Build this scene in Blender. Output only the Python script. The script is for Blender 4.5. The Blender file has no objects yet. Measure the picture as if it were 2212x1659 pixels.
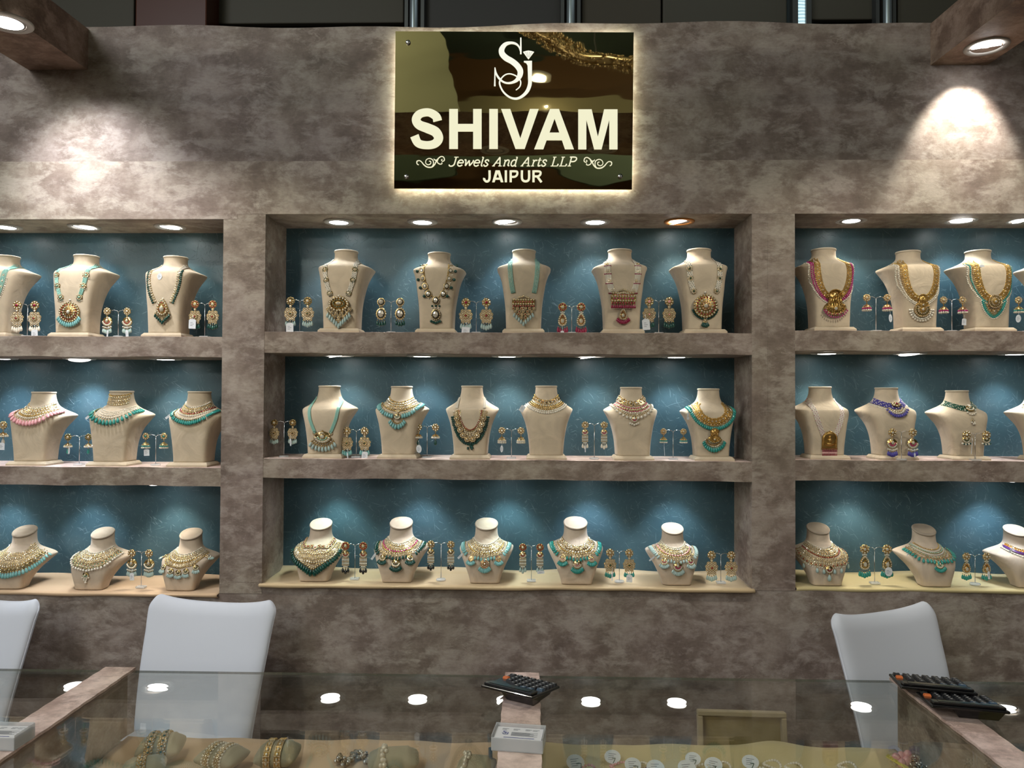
import bpy, math, random
import numpy as np
from mathutils import Vector, Matrix, Quaternion
from mathutils.bvhtree import BVHTree
R = math.radians
random.seed(7)
# ------------------------------------------------------------------ camera, world, exposure
SC = bpy.context.scene
COL = SC.collection
W, H, F = 2212, 1659, 1650.0
CAM = np.array([0, -2.7, 1.6])
_y, _p, _r = R(1.324), R(1.0015), R(-.277)
FW = np.array([-math.sin(_y)*math.cos(_p), math.cos(_y)*math.cos(_p), math.sin(_p)])
_r0 = np.array([math.cos(_y), math.sin(_y), 0.]); _u0 = np.cross(_r0, FW)
RT = _r0*math.cos(_r)-_u0*math.sin(_r); UP = _u0*math.cos(_r)+_r0*math.sin(_r)
cd = bpy.data.cameras.new('camera'); cam = bpy.data.objects.new('camera', cd); COL.objects.link(cam)
cam.matrix_world = Matrix(((RT[0], UP[0], -FW[0], CAM[0]), (RT[1], UP[1], -FW[1], CAM[1]), (RT[2], UP[2], -FW[2], CAM[2]), (0, 0, 0, 1)))
cd.sensor_width = 36; cd.lens = 36*F/W; cd.clip_start = .02; cd.clip_end = 100
SC.camera = cam
SC.view_settings.view_transform = 'Standard'; SC.view_settings.look = 'None'
SC.view_settings.gamma = 1; SC.view_settings.exposure = 0.0
wd = bpy.data.worlds.new('world'); SC.world = wd; wd.use_nodes = True
wd.node_tree.nodes['Background'].inputs[0].default_value = (.9, .92, 1, 1)
wd.node_tree.nodes['Background'].inputs[1].default_value = .025
SC.cycles.max_bounces = 7; SC.cycles.diffuse_bounces = 3; SC.cycles.glossy_bounces = 4
SC.cycles.transmission_bounces = 4; SC.cycles.transparent_max_bounces = 12
SC.cycles.caustics_reflective = False; SC.cycles.caustics_refractive = False
SC.cycles.sample_clamp_indirect = 4

def PY(px, py, Y):
    d = FW+RT*(px-W/2)/F+UP*(H/2-py)/F
    return CAM+d*(Y-CAM[1])/d[1]
def PZ(px, py, Z):
    d = FW+RT*(px-W/2)/F+UP*(H/2-py)/F
    return CAM+d*(Z-CAM[2])/d[2]

def area(name, loc, target, sx, sy, power, col):
    l = bpy.data.lights.new(name, 'AREA'); l.shape = 'RECTANGLE'; l.size = sx; l.size_y = sy
    l.energy = power; l.color = col
    o = bpy.data.objects.new(name, l); COL.objects.link(o); o.location = loc
    o.rotation_euler = (Vector(target)-Vector(loc)).to_track_quat('-Z', 'Y').to_euler()
    return o
# light of the hall: unseen area lamps at two heights and over the aisle, plus fill
for _sx, _pw in ((-4.6, 80), (4.6, 22)):
    area('hall_low_light', (_sx, -9.0, 3.75), (0, 0, 2.3), 3.6, .35, _pw, (1, .95, .84))
    area('hall_high_light', (_sx, -9.0, 5.3), (0, 0, 2.0), 3.6, .35, _pw, (1, .95, .86))
    area('hall_fill_light', (_sx*1.05, -6.5, 7.6), (_sx*.25, -11, 6.6), 1.5, 1.0, 160, (1, .96, .80))  # added fill, outside the sign's view, to brighten the far hall
area('hall_aisle_light', (-4.2, -4.2, 5.6), (0, -.5, 1.0), 2.0, 2.0, 110, (.90, .94, 1))
area('hall_rear_light', (1.7, 1.2, 5.8), (0, 2.6, 3.0), 3, .6, 6, (.85, .95, 1))

# ------------------------------------------------------------------ materials
def nt(name):
    m = bpy.data.materials.new(name); m.use_nodes = True
    return m, m.node_tree.nodes, m.node_tree.links, m.node_tree.nodes['Principled BSDF']
def mat(name, col, rough=.5, metal=0, coat=0, spec=None, bump=0, bscale=60, sheen=0, trans=0, alpha=1, emit=None, es=0, sub=0):
    m, N, L, b = nt(name)
    b.inputs['Base Color'].default_value = (*col, 1); b.inputs['Roughness'].default_value = rough
    b.inputs['Metallic'].default_value = metal; b.inputs['Coat Weight'].default_value = coat
    b.inputs['Sheen Weight'].default_value = sheen
    b.inputs['Transmission Weight'].default_value = trans; b.inputs['Alpha'].default_value = alpha
    if spec is not None: b.inputs['Specular IOR Level'].default_value = spec
    if emit: b.inputs['Emission Color'].default_value = (*emit, 1); b.inputs['Emission Strength'].default_value = es
    if bump:
        tc = N.new('ShaderNodeTexCoord'); n = N.new('ShaderNodeTexNoise'); n.inputs['Scale'].default_value = bscale
        n.inputs['Detail'].default_value = 5; bp = N.new('ShaderNodeBump'); bp.inputs['Strength'].default_value = bump
        bp.inputs['Distance'].default_value = .01
        L.new(tc.outputs['Object'], n.inputs['Vector']); L.new(n.outputs['Fac'], bp.inputs['Height']); L.new(bp.outputs[0], b.inputs['Normal'])
    return m
def ramp(N, stops, interp='LINEAR'):
    r = N.new('ShaderNodeValToRGB'); r.color_ramp.interpolation = interp
    e = r.color_ramp.elements
    while len(e) < len(stops): e.new(.5)
    for k, (p, c) in enumerate(stops):
        e[k].position = p; e[k].color = (*c, 1) if len(c) == 3 else c
    return r
def mixc(N, L, a, b, fac, mode='MIX'):
    m = N.new('ShaderNodeMix'); m.data_type = 'RGBA'; m.blend_type = mode
    for s, v in ((0, fac), (6, a), (7, b)):
        if isinstance(v, (int, float)): m.inputs[s].default_value = v
        elif isinstance(v, tuple): m.inputs[s].default_value = (*v, 1)
        else: L.new(v, m.inputs[s])
    return m.outputs[2]

def wallpaper(name, tint=(1, 1, 1), off=(0, 0, 0)):
    """suede-like taupe plaster-look paper"""
    m, N, L, b = nt(name)
    tc = N.new('ShaderNodeTexCoord'); mp = N.new('ShaderNodeMapping'); L.new(tc.outputs['Object'], mp.inputs[0])
    mp.inputs['Location'].default_value = off
    def noise(s, d=6, rough=.6, dist=0, sc=None):
        n = N.new('ShaderNodeTexNoise'); n.inputs['Scale'].default_value = s; n.inputs['Detail'].default_value = d
        n.inputs['Roughness'].default_value = rough; n.inputs['Distortion'].default_value = dist
        src = mp.outputs[0]
        if sc:
            m2 = N.new('ShaderNodeMapping'); m2.inputs['Scale'].default_value = sc; L.new(src, m2.inputs[0]); src = m2.outputs[0]
        L.new(src, n.inputs['Vector']); return n.outputs['Fac']
    a = ramp(N, [(.34, (.165, .130, .112)), (.46, (.225, .182, .157)), (.54, (.290, .244, .214)), (.66, (.395, .345, .308))])
    L.new(noise(6.5, 9, .66, .15), a.inputs[0])
    c = ramp(N, [(.47, (0, 0, 0)), (.60, (1, 1, 1))]); L.new(noise(11, 12, .70, .3, (.8, 1, 1.4)), c.inputs[0])
    c1 = mixc(N, L, a.outputs[0], (.42, .372, .335), c.outputs[0])
    k = N.new('ShaderNodeMath'); k.operation = 'MULTIPLY'; k.inputs[1].default_value = .9; L.new(c.outputs[0], k.inputs[0])
    c1 = mixc(N, L, a.outputs[0], (.41, .365, .33), k.outputs[0])
    d = ramp(N, [(.36, (1, 1, 1)), (.47, (0, 0, 0))]); L.new(noise(9, 11, .72, .3, (.8, 1, 1.5)), d.inputs[0])
    k2 = N.new('ShaderNodeMath'); k2.operation = 'MULTIPLY'; k2.inputs[1].default_value = .65; L.new(d.outputs[0], k2.inputs[0])
    c2 = mixc(N, L, c1, (.165, .125, .108), k2.outputs[0])
    # ridged trowel marks
    v = ramp(N, [(.485, (0, 0, 0)), (.5, (1, 1, 1)), (.515, (0, 0, 0))]); L.new(noise(14, 6, .6, .6, (.6, 1, 1.5)), v.inputs[0])
    msk = ramp(N, [(.55, (0, 0, 0)), (.66, (.55, .55, .55))]); L.new(noise(6, 2, .5), msk.inputs[0])
    vv = N.new('ShaderNodeMath'); vv.operation = 'MULTIPLY'; L.new(v.outputs[0], vv.inputs[0]); L.new(msk.outputs[0], vv.inputs[1])
    c3 = mixc(N, L, c2, (.46, .41, .37), vv.outputs[0])
    fine = ramp(N, [(.3, (.88, .88, .88)), (.7, (1.1, 1.1, 1.1))]); L.new(noise(90, 5, .7, 0, (.5, 1, 1.6)), fine.inputs[0])
    c4 = mixc(N, L, c3, fine.outputs[0], 1.0, 'MULTIPLY')
    hv = ramp(N, [(.38, (1.02, .985, .99)), (.62, (1.0, 1.005, .93))]); L.new(noise(2.2, 3, .5), hv.inputs[0])
    c4 = mixc(N, L, c4, hv.outputs[0], 1.0, 'MULTIPLY')
    c5 = mixc(N, L, c4, tint, 1.0, 'MULTIPLY')
    L.new(c5, b.inputs['Base Color']); b.inputs['Roughness'].default_value = .62
    b.inputs['Specular IOR Level'].default_value = .3
    bp = N.new('ShaderNodeBump'); bp.inputs['Strength'].default_value = .25; bp.inputs['Distance'].default_value = .006
    L.new(noise(30, 8, .7, 1), bp.inputs['Height']); L.new(bp.outputs[0], b.inputs['Normal'])
    return m

def teal_leather():
    m, N, L, b = nt('teal_fibre_paper')
    tc = N.new('ShaderNodeTexCoord')
    geo = tc.outputs['Object']
    def mapped(ang, sx, sz, dist=.03):
        mp = N.new('ShaderNodeMapping'); mp.inputs['Rotation'].default_value = (0, ang, 0); mp.inputs['Scale'].default_value = (sx, 1, sz)
        L.new(warp.outputs[0], mp.inputs[0]); return mp.outputs[0]
    wn = N.new('ShaderNodeTexNoise'); wn.inputs['Scale'].default_value = 5; wn.inputs['Detail'].default_value = 2; L.new(geo, wn.inputs['Vector'])
    sub = N.new('ShaderNodeVectorMath'); sub.operation = 'MULTIPLY_ADD'; L.new(wn.outputs['Color'], sub.inputs[0]); sub.inputs[1].default_value = (.10, 0, .10); L.new(geo, sub.inputs[2])
    warp = sub
    tot = None
    for k, ang in enumerate((.3, .95, 1.6, 2.2, 2.8, -.45)):
        n = N.new('ShaderNodeTexNoise'); n.inputs['Scale'].default_value = 1.0; n.inputs['Detail'].default_value = 2.5
        mq = N.new('ShaderNodeMapping'); mq.inputs['Rotation'].default_value = (0, ang, 0); L.new(warp.outputs[0], mq.inputs[0])
        mp = N.new('ShaderNodeMapping'); mp.inputs['Scale'].default_value = (22, 1, 230)
        mp.inputs['Location'].default_value = (k*7.3, k*2.7, k*3.1)
        L.new(mq.outputs[0], mp.inputs[0]); L.new(mp.outputs[0], n.inputs['Vector'])
        r = ramp(N, [(.68, (0, 0, 0)), (.72, (1, 1, 1))]); L.new(n.outputs['Fac'], r.inputs[0])
        if tot is None: tot = r.outputs[0]
        else:
            mm = N.new('ShaderNodeMath'); mm.operation = 'MAXIMUM'; L.new(tot, mm.inputs[0]); L.new(r.outputs[0], mm.inputs[1]); tot = mm.outputs[0]
    vor = N.new('ShaderNodeTexVoronoi'); vor.feature = 'DISTANCE_TO_EDGE'; vor.inputs['Scale'].default_value = 75; L.new(warp.outputs[0], vor.inputs['Vector'])
    vr = ramp(N, [(0, (0, 0, 0)), (.035, (1, 1, 1))]); L.new(vor.outputs['Distance'], vr.inputs[0])
    n2 = N.new('ShaderNodeTexNoise'); n2.inputs['Scale'].default_value = 6; n2.inputs['Detail'].default_value = 4; L.new(geo, n2.inputs['Vector'])
    base = ramp(N, [(.3, (.038, .086, .112)), (.7, (.060, .126, .158))]); L.new(n2.outputs['Fac'], base.inputs[0])
    f = N.new('ShaderNodeMath'); f.operation = 'MULTIPLY'; f.inputs[1].default_value = .34; L.new(tot, f.inputs[0])
    c = mixc(N, L, base.outputs[0], (.22, .33, .39), f.outputs[0])
    g = mixc(N, L, (.6, .6, .6), (1, 1, 1), vr.outputs[0]); c = mixc(N, L, c, g, .22, 'MULTIPLY')
    L.new(c, b.inputs['Base Color']); b.inputs['Roughness'].default_value = .36; b.inputs['Specular IOR Level'].default_value = .5
    hh = N.new('ShaderNodeMath'); hh.operation = 'MULTIPLY_ADD'; L.new(vr.outputs[0], hh.inputs[0]); hh.inputs[1].default_value = .07; L.new(tot, hh.inputs[2])
    bp = N.new('ShaderNodeBump'); bp.inputs['Strength'].default_value = .55; bp.inputs['Distance'].default_value = .0016
    L.new(hh.outputs[0], bp.inputs['Height']); L.new(bp.outputs[0], b.inputs['Normal'])
    return m

def glass_mat(name, tint=(.93, .97, .95), f0=.05, refl=1.0, rough=0):
    """thin sheet: transparent and glossy by Schlick"""
    m = bpy.data.materials.new(name); m.use_nodes = True; N = m.node_tree.nodes; L = m.node_tree.links
    N.remove(N['Principled BSDF']); out = N['Material Output']
    t = N.new('ShaderNodeBsdfTransparent'); t.inputs[0].default_value = (*tint, 1)
    g = N.new('ShaderNodeBsdfGlossy'); g.inputs['Roughness'].default_value = rough; g.inputs[0].default_value = (refl, refl, refl, 1)
    ge = N.new('ShaderNodeNewGeometry'); dt = N.new('ShaderNodeVectorMath'); dt.operation = 'DOT_PRODUCT'
    L.new(ge.outputs['Normal'], dt.inputs[0]); L.new(ge.outputs['Incoming'], dt.inputs[1])
    def M(op, a, b=None):
        x = N.new('ShaderNodeMath'); x.operation = op
        for i, v in enumerate((a, b)):
            if v is None: continue
            if isinstance(v, (int, float)): x.inputs[i].default_value = v
            else: L.new(v, x.inputs[i])
        return x.outputs[0]
    c = M('ABSOLUTE', dt.outputs['Value']); p = M('POWER', M('SUBTRACT', 1.0, c), 5.0)
    fr = M('ADD', M('MULTIPLY', p, 1-f0), f0)
    mx = N.new('ShaderNodeMixShader'); L.new(fr, mx.inputs[0]); L.new(t.outputs[0], mx.inputs[1]); L.new(g.outputs[0], mx.inputs[2])
    L.new(mx.outputs[0], out.inputs[0]); return m

def velvet(name, col, b=.35):
    m, N, L, bs = nt(name)
    tc = N.new('ShaderNodeTexCoord')
    n = N.new('ShaderNodeTexNoise'); n.inputs['Scale'].default_value = 14; n.inputs['Detail'].default_value = 6; n.inputs['Distortion'].default_value = 1.2
    oi = N.new('ShaderNodeObjectInfo'); ad = N.new('ShaderNodeVectorMath'); ad.operation = 'ADD'
    cr = N.new('ShaderNodeVectorMath'); cr.operation = 'SCALE'; cr.inputs[0].default_value = (13, 7, 5); L.new(oi.outputs['Random'], cr.inputs['Scale'])
    L.new(tc.outputs['Object'], ad.inputs[0]); L.new(cr.outputs[0], ad.inputs[1]); L.new(ad.outputs[0], n.inputs['Vector'])
    r = ramp(N, [(.3, tuple(c*.84 for c in col)), (.6, col), (.75, tuple(min(1, c*1.08) for c in col))]); L.new(n.outputs['Fac'], r.inputs[0])
    L.new(r.outputs[0], bs.inputs['Base Color']); bs.inputs['Roughness'].default_value = .85; bs.inputs['Specular IOR Level'].default_value = .15
    bs.inputs['Sheen Weight'].default_value = .25; bs.inputs['Sheen Roughness'].default_value = .4
    bp = N.new('ShaderNodeBump'); bp.inputs['Strength'].default_value = b; bp.inputs['Distance'].default_value = .01
    L.new(n.outputs['Fac'], bp.inputs['Height']); L.new(bp.outputs[0], bs.inputs['Normal']); return m

PAPER = wallpaper('taupe_paper')
PAPER2 = wallpaper('taupe_paper_lower_lit', (1.20, 1.20, 1.16), (3.1, 0, 1.7))  # overlapping strip; its tint is lightened for the light on the lower band
PAPER3 = wallpaper('taupe_paper_beams', (.95, .80, .70), (1.3, 2, .7))
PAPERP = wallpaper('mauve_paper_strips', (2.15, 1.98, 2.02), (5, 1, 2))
TEAL = teal_leather()
GLASS = glass_mat('counter_glass', (.955, .965, .945), .045)
GEDGE = mat('glass_cut_edge', (.16, .17, .13), .2, alpha=.7)
CREAM = velvet('cream_velvet', (.66, .55, .40))
CREAM3 = velvet('beige_velvet', (.64, .53, .41))
SAGE = velvet('sage_beige_velvet', (.42, .38, .26), .2)
PIPE = mat('piping_cream', (.72, .64, .52), .8)
GOLD = mat('yellow_gold', (.66, .47, .19), .27, 1)
ANTQ = mat('antique_gold', (.62, .40, .13), .30, 1)
STONE = mat('kundan_stone', (.80, .74, .60), .10, .35, coat=.5)
PEARL = mat('pearl', (.82, .76, .64), .22, 0, coat=.4)
COLS = {
 'emerald': mat('emerald_bead', (.004, .060, .045), .12, 0, coat=.6),
 'aqua': mat('aqua_bead', (.20, .46, .45), .15, 0, coat=.5),
 'pale': mat('pale_aqua_bead', (.40, .53, .50), .15, 0, coat=.5),
 'mint': mat('mint_bead', (.29, .56, .47), .3, 0, coat=.3),
 'teal': mat('teal_bead', (.03, .29, .25), .15, 0, coat=.5),
 'ruby': mat('ruby_bead', (.28, .010, .05), .12, 0, coat=.6),
 'magenta': mat('magenta_bead', (.45, .03, .18), .2, 0, coat=.5),
 'pink': mat('pink_bead', (.85, .42, .45), .2, 0, coat=.5),
 'navy': mat('navy_bead', (.07, .06, .34), .2, 0, coat=.5),
 'purple': mat('purple_bead', (.14, .05, .22), .2, 0, coat=.5),
 'black': mat('dark_bead', (.01, .014, .016), .15, 0, coat=.5),
 'white': mat('white_strand', (.80, .80, .78), .4),
 'pearl': PEARL, 'gold': GOLD, 'stone': STONE, 'antique': ANTQ,
 'green': mat('green_strand', (.012, .10, .055), .3, 0, coat=.3),
 'orange': mat('orange_bead', (.75, .25, .04), .2, 0, coat=.5)}
TAG = mat('white_tag_card', (.80, .84, .88), .5)
INK = mat('tag_ink', (.05, .07, .12), .6)
STEEL = mat('polished_steel', (.62, .62, .62), .22, 1)
ACRYL = mat('clear_acrylic', (.80, .84, .86), .08, 0, alpha=.45, coat=.5)
CHAIRW = mat('white_stretch_cover', (.70, .74, .82), .8, bump=.10, bscale=7, spec=.2)
CLOTH = mat('beige_velvet_cloth', (.66, .50, .30), .85, bump=.3, bscale=9, spec=.1, sheen=.2)
CLOTHY = mat('yellow_beige_velvet_cloth', (.62, .52, .27), .85, bump=.3, bscale=9, spec=.1, sheen=.2)
CLOTHO = mat('orange_beige_velvet_cloth', (.66, .47, .30), .85, bump=.3, bscale=9, spec=.1, sheen=.2)
BLACKP = mat('black_plastic', (.008, .008, .009), .22, coat=.3)
KEYC = mat('key_plastic', (.022, .024, .028), .35)
KEYB = mat('key_blue_plastic', (.06, .11, .17), .35)
KEYO = mat('key_orange_plastic', (.80, .20, .05), .4)
KEYI = mat('key_print', (.55, .55, .55), .5)
RIM = mat('lamp_rim_grey', (.55, .53, .50), .4)
RIMO = mat('lamp_rim_copper', (.62, .26, .07), .35, .5)
LAMPIN = mat('lamp_cup', (.30, .29, .28), .4)
def emis(name, col, s): return mat(name, (0, 0, 0), 1, emit=col, es=s, spec=0)
LENS = emis('lit_lens', (1, .98, .95), 14)
LENSOFF = mat('unlit_lens', (.55, .55, .52), .4)
WOOD = mat('chair_leg_metal', (.3, .3, .3), .4, 1)

# ------------------------------------------------------------------ mesh helpers
class MB:
    def __init__(s): s.v = []; s.f = []; s.m = []; s.s = []; s.n = 0
    def add(s, v, f, m=0, sm=True):
        v = np.asarray(v, float).reshape(-1, 3); s.v.append(v)
        n = s.n; s.f += [tuple(int(i)+n for i in q) for q in f]
        s.m += (list(m) if hasattr(m, '__len__') else [m]*len(f)); s.s += (list(sm) if hasattr(sm, '__len__') else [sm]*len(f))
        s.n += len(v); return s
    def tmpl(s): return (np.concatenate(s.v), list(s.f), list(s.m), list(s.s))
    def put(s, t, M=None, mm=None):
        v, f, m, sm = t
        if M is not None: v = v@M[:3, :3].T+M[:3, 3]
        if mm: m = [mm.get(k, k) for k in m]
        return s.add(v, f, m, sm)
    def box(s, x0, x1, y0, y1, z0, z1, m=0, bev=0):
        v = [(x, y, z) for x in (x0, x1) for y in (y0, y1) for z in (z0, z1)]
        return s.add(v, [(0, 1, 3, 2), (4, 6, 7, 5), (0, 4, 5, 1), (2, 3, 7, 6), (0, 2, 6, 4), (1, 5, 7, 3)], m, False)
    def tube(s, pts, r, seg=6, m=0, cap=True):
        pts = [Vector(p) for p in pts]; n = len(pts); vs = []; fs = []
        rr = r if hasattr(r, '__len__') else [r]*n
        up = None
        for i, p in enumerate(pts):
            t = (pts[min(i+1, n-1)]-pts[max(i-1, 0)])
            if t.length < 1e-9: t = Vector((0, 0, 1))
            t.normalize()
            if up is None:
                a = Vector((0, 0, 1)) if abs(t.z) < .9 else Vector((1, 0, 0)); up = t.cross(a).normalized()
            else: up = (up-t*up.dot(t)).normalized()
            w = t.cross(up)
            for k in range(seg):
                a = 2*math.pi*k/seg; vs.append(p+(up*math.cos(a)+w*math.sin(a))*rr[i])
        for i in range(n-1):
            for k in range(seg):
                a, b = i*seg+k, i*seg+(k+1) % seg; fs.append((a, b, b+seg, a+seg))
        if cap: fs.append(tuple(range(seg))[::-1]); fs.append(tuple(range((n-1)*seg, n*seg)))
        return s.add([tuple(v) for v in vs], fs, m, True)
    def lathe(s, prof, seg=16, m=0, c=(0, 0, 0), sx=1, sy=1, sm=True):
        vs = []; fs = []; n = len(prof)
        for (r, z) in prof:
            for k in range(seg):
                a = 2*math.pi*k/seg; vs.append((c[0]+r*sx*math.cos(a), c[1]+r*sy*math.sin(a), c[2]+z))
        for i in range(n-1):
            for k in range(seg):
                a, b = i*seg+k, i*seg+(k+1) % seg; fs.append((a, b, b+seg, a+seg))
        if prof[0][0] > 1e-6: fs.append(tuple(range(seg))[::-1])
        if prof[-1][0] > 1e-6: fs.append(tuple(range((n-1)*seg, n*seg)))
        return s.add(vs, fs, m, sm)
    def mesh(s, name, mats):
        me = bpy.data.meshes.new(name); v = np.concatenate(s.v) if s.v else np.zeros((0, 3))
        me.from_pydata(v.tolist(), [], s.f); me.polygons.foreach_set('material_index', s.m); me.polygons.foreach_set('use_smooth', s.s)
        for a in (mats if isinstance(mats, (list, tuple)) else [mats]): me.materials.append(a)
        me.update(); return me
    def obj(s, name, mats, parent=None, **k): return mobj(name, s.mesh(name, mats), parent, **k)
def mobj(name, me, parent=None, loc=None, mw=None, label=None):
    o = bpy.data.objects.new(name, me); COL.objects.link(o)
    if parent: o.parent = parent
    if loc is not None: o.location = loc
    if mw is not None: o.matrix_local = Matrix(mw.tolist()) if isinstance(mw, np.ndarray) else mw
    if label: o['label'] = label
    return o
def tag(o, label=None, cat=None, group=None, kind=None):
    if label: o['label'] = label
    if cat: o['category'] = cat
    if group: o['group'] = group
    if kind: o['kind'] = kind
    return o
def thing(name, label, cat, loc=(0, 0, 0), rz=0, group=None):
    o = bpy.data.objects.new(name, None); COL.objects.link(o); o.empty_display_size = .02
    o.location = loc; o.rotation_euler = (0, 0, rz); return tag(o, label, cat, group)
def struct(name, mb, mats): o = mb.obj(name, mats); o['kind'] = 'structure'; return o
def bevel(o, w, seg=2):
    b = o.modifiers.new('bevel', 'BEVEL'); b.width = w; b.segments = seg; b.limit_method = 'ANGLE'; return o
def TM(p, sx=1, sy=None, sz=None, X=None, Y=None, Z=None):
    M = np.eye(4); sy = sx if sy is None else sy; sz = sx if sz is None else sz
    if X is not None: M[:3, 0] = np.array(X)*sx; M[:3, 1] = np.array(Y)*sy; M[:3, 2] = np.array(Z)*sz
    else: M[0, 0] = sx; M[1, 1] = sy; M[2, 2] = sz
    M[:3, 3] = p; return M

# unit templates; slots: 0 gold, 1 stone, 2 accent, 3 pearl, 4 second accent
def ico(sub=1):
    import bmesh
    bm = bmesh.new(); bmesh.ops.create_icosphere(bm, subdivisions=sub, radius=1)
    v = np.array([x.co[:] for x in bm.verts]); f = [tuple(q.index for q in p.verts) for p in bm.faces]; bm.free(); return v, f
IV, IF = ico(2)
JV, JF = ico(1)
def t_bead(slot): return (IV.copy(), IF, [slot]*len(IF), [True]*len(IF))
def t_small(slot): return (JV.copy(), JF, [slot]*len(JF), [True]*len(JF))
def dome(seg, r, h, z0=0, sq=1.0):
    return [(r, z0), (r*.92, z0+h*.45), (r*.62, z0+h*.85), (0, z0+h)]
def mk(fn):
    b = MB(); fn(b); return b.tmpl()
T = {}
T['pearl'] = t_bead(3); T['bead'] = t_bead(2); T['gball'] = t_small(0); T['sbead'] = t_small(2); T['spearl'] = t_small(3); T['bead2'] = t_bead(4)
def f_stone(b, s=1):
    b.lathe([(1, -.2), (1.0, .15), (.78, .32), (.7, .32)], 10, 0)
    b.lathe([(.74, .28), (.5, .55), (.22, .62), (0, .62)], 7, s, sm=False)
T['stone'] = mk(f_stone); T['gem'] = mk(lambda b: f_stone(b, 2)); T['gem2'] = mk(lambda b: f_stone(b, 4))
def f_flower(b, pet=2, cen=1, n=8, br=1.0):
    b.lathe([(br*.93, -.15), (br*.93, .05), (0, .1)], 14, 0)
    for k in range(n):
        a = 2*math.pi*k/n; b.put(T['gem' if pet == 2 else 'gem2' if pet == 4 else 'stone'], TM((.74*math.cos(a), .74*math.sin(a), .08), .27))
    b.put(T['stone' if cen == 1 else 'gem'], TM((0, 0, .1), .48, .48, .5))
    for k in range(n): a = 2*math.pi*(k+.5)/n; b.put(T['gball'], TM((.98*math.cos(a), .98*math.sin(a), 0), .12))
T['flower'] = mk(f_flower); T['kflower'] = mk(lambda b: f_flower(b, 1, 1)); T['cflower'] = mk(lambda b: f_flower(b, 1, 2)); T['gflower'] = mk(lambda b: f_flower(b, 4, 1, 9))
def f_kundan(b):   # large uncut stone in an enamel rim
    b.lathe([(1, -.15), (1, .12), (.9, .2), (.8, .2)], 14, 0)
    for k in range(14): a = 2*math.pi*k/14; b.put(T['spearl'], TM((.92*math.cos(a), .92*math.sin(a), .15), .11))
    b.lathe([(.78, .15), (.72, .3), (.62, .3)], 14, 2)
    b.lathe([(.62, .25), (.5, .5), (.2, .6), (0, .6)], 7, 1, sm=False)
T['kundan'] = mk(f_kundan)
def f_square(b):
    b.box(-.8, .8, -1, 1, -.15, .12, 0)
    for k in range(5):
        for sx in (-1, 1): b.put(T['stone'], TM((sx*.68, -.8+.4*k, .1), .19))
    for k in (-1, 0, 1):
        for sy in (-1, 1): b.put(T['stone'], TM((.34*k, sy*.82, .1), .19))
    b.put(T['stone'], TM((0, 0, .1), .45, .6, .5))
T['square'] = mk(f_square)
def f_moon(b):     # crescent medallion, horns up
    n = 9
    for k in range(n):
        a = math.pi*(1.08+.84*k/(n-1)); b.put(T['stone'], TM((.8*math.cos(a), .8*math.sin(a)+.1, 0), .25))
    for k in range(7):
        a = math.pi*(1.05+.9*k/6); b.put(T['gem'], TM((.5*math.cos(a), .5*math.sin(a)+.12, .06), .17))
    b.lathe([(.95, -.2), (.9, -.05), (0, .0)], 14, 0)
    b.put(T['stone'], TM((0, .15, .05), .36, .44, .5)); b.put(T['stone'], TM((0, .72, .0), .22)); b.put(T['gball'], TM((0, 1.02, 0), .14))
T['moon'] = mk(f_moon)
DROPV = [(0, .06), (.10, 0), (.22, -.25), (.42, -.7), (.5, -1.15), (.42, -1.5), (.2, -1.72), (0, -1.78)]
def drop_tmpl(slot=2, fat=1.0, cap=True):
    b = MB(); seg = 8; vs = []; fs = []
    for (r, y) in DROPV:
        for k in range(seg): a = 2*math.pi*k/seg; vs.append((r*fat*math.cos(a), y, r*fat*.8*math.sin(a)))
    for i in range(len(DROPV)-1):
        for k in range(seg): a, c = i*seg+k, i*seg+(k+1) % seg; fs.append((a, c, c+seg, a+seg))
    b.add(vs, fs, slot)
    if cap: b.put(T['gball'], TM((0, .1, 0), .2))
    return b.tmpl()
T['drop'] = drop_tmpl()
def f_tear(b, inner=1, acc=2):   # drop-shaped medallion, point up
    n = 18
    pts = [(math.sin(t)*(.62+.2*math.cos(t)*-1)*1.05, -math.cos(t)*1.0*1) for t in [2*math.pi*k/n for k in range(n)]]
    pts = [(.82*math.sin(t)*(1-.32*(1-math.cos(t))/2*1.6), -math.cos(t)+.1) for t in [2*math.pi*k/n for k in range(n)]]
    v = [(x, y, -.15) for x, y in pts]+[(x*.97, y*.97, .1) for x, y in pts]
    b.add(v, [tuple(range(n))[::-1], tuple(range(n, 2*n))]+[(k, (k+1) % n, n+(k+1) % n, n+k) for k in range(n)], 0, False)
    for x, y in pts: b.put(T['stone'], TM((x*.86, y*.88, .1), .15))
    for x, y in pts[::2]: b.put(T['gem'], TM((x*.60, y*.62, .12), .11))
    b.put(T['stone'], TM((0, -.12, .1), .38, .5, .5))
T['tear'] = mk(f_tear)
def f_round(b):    # large round medallion
    b.lathe([(1, -.12), (1, .02), (.8, .08), (.5, .14), (0, .16)], 24, 0)
    for rr, n, k_, sz in ((.93, 24, 'stone', .11), (.74, 18, 'gem', .10), (.55, 14, 'stone', .11), (.37, 10, 'gball', .08)):
        for k in range(n): a = 2*math.pi*(k+.5*(rr > .8))/n; b.put(T[k_], TM((rr*math.cos(a), rr*math.sin(a), .06+.1*(1-rr)), sz))
    b.put(T['stone'], TM((0, 0, .14), .27, .27, .3))
    for k in range(8): a = 2*math.pi*k/8; b.put(T['gem2'], TM((.3*math.cos(a), .3*math.sin(a), .14), .07))
T['round'] = mk(f_round)
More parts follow.
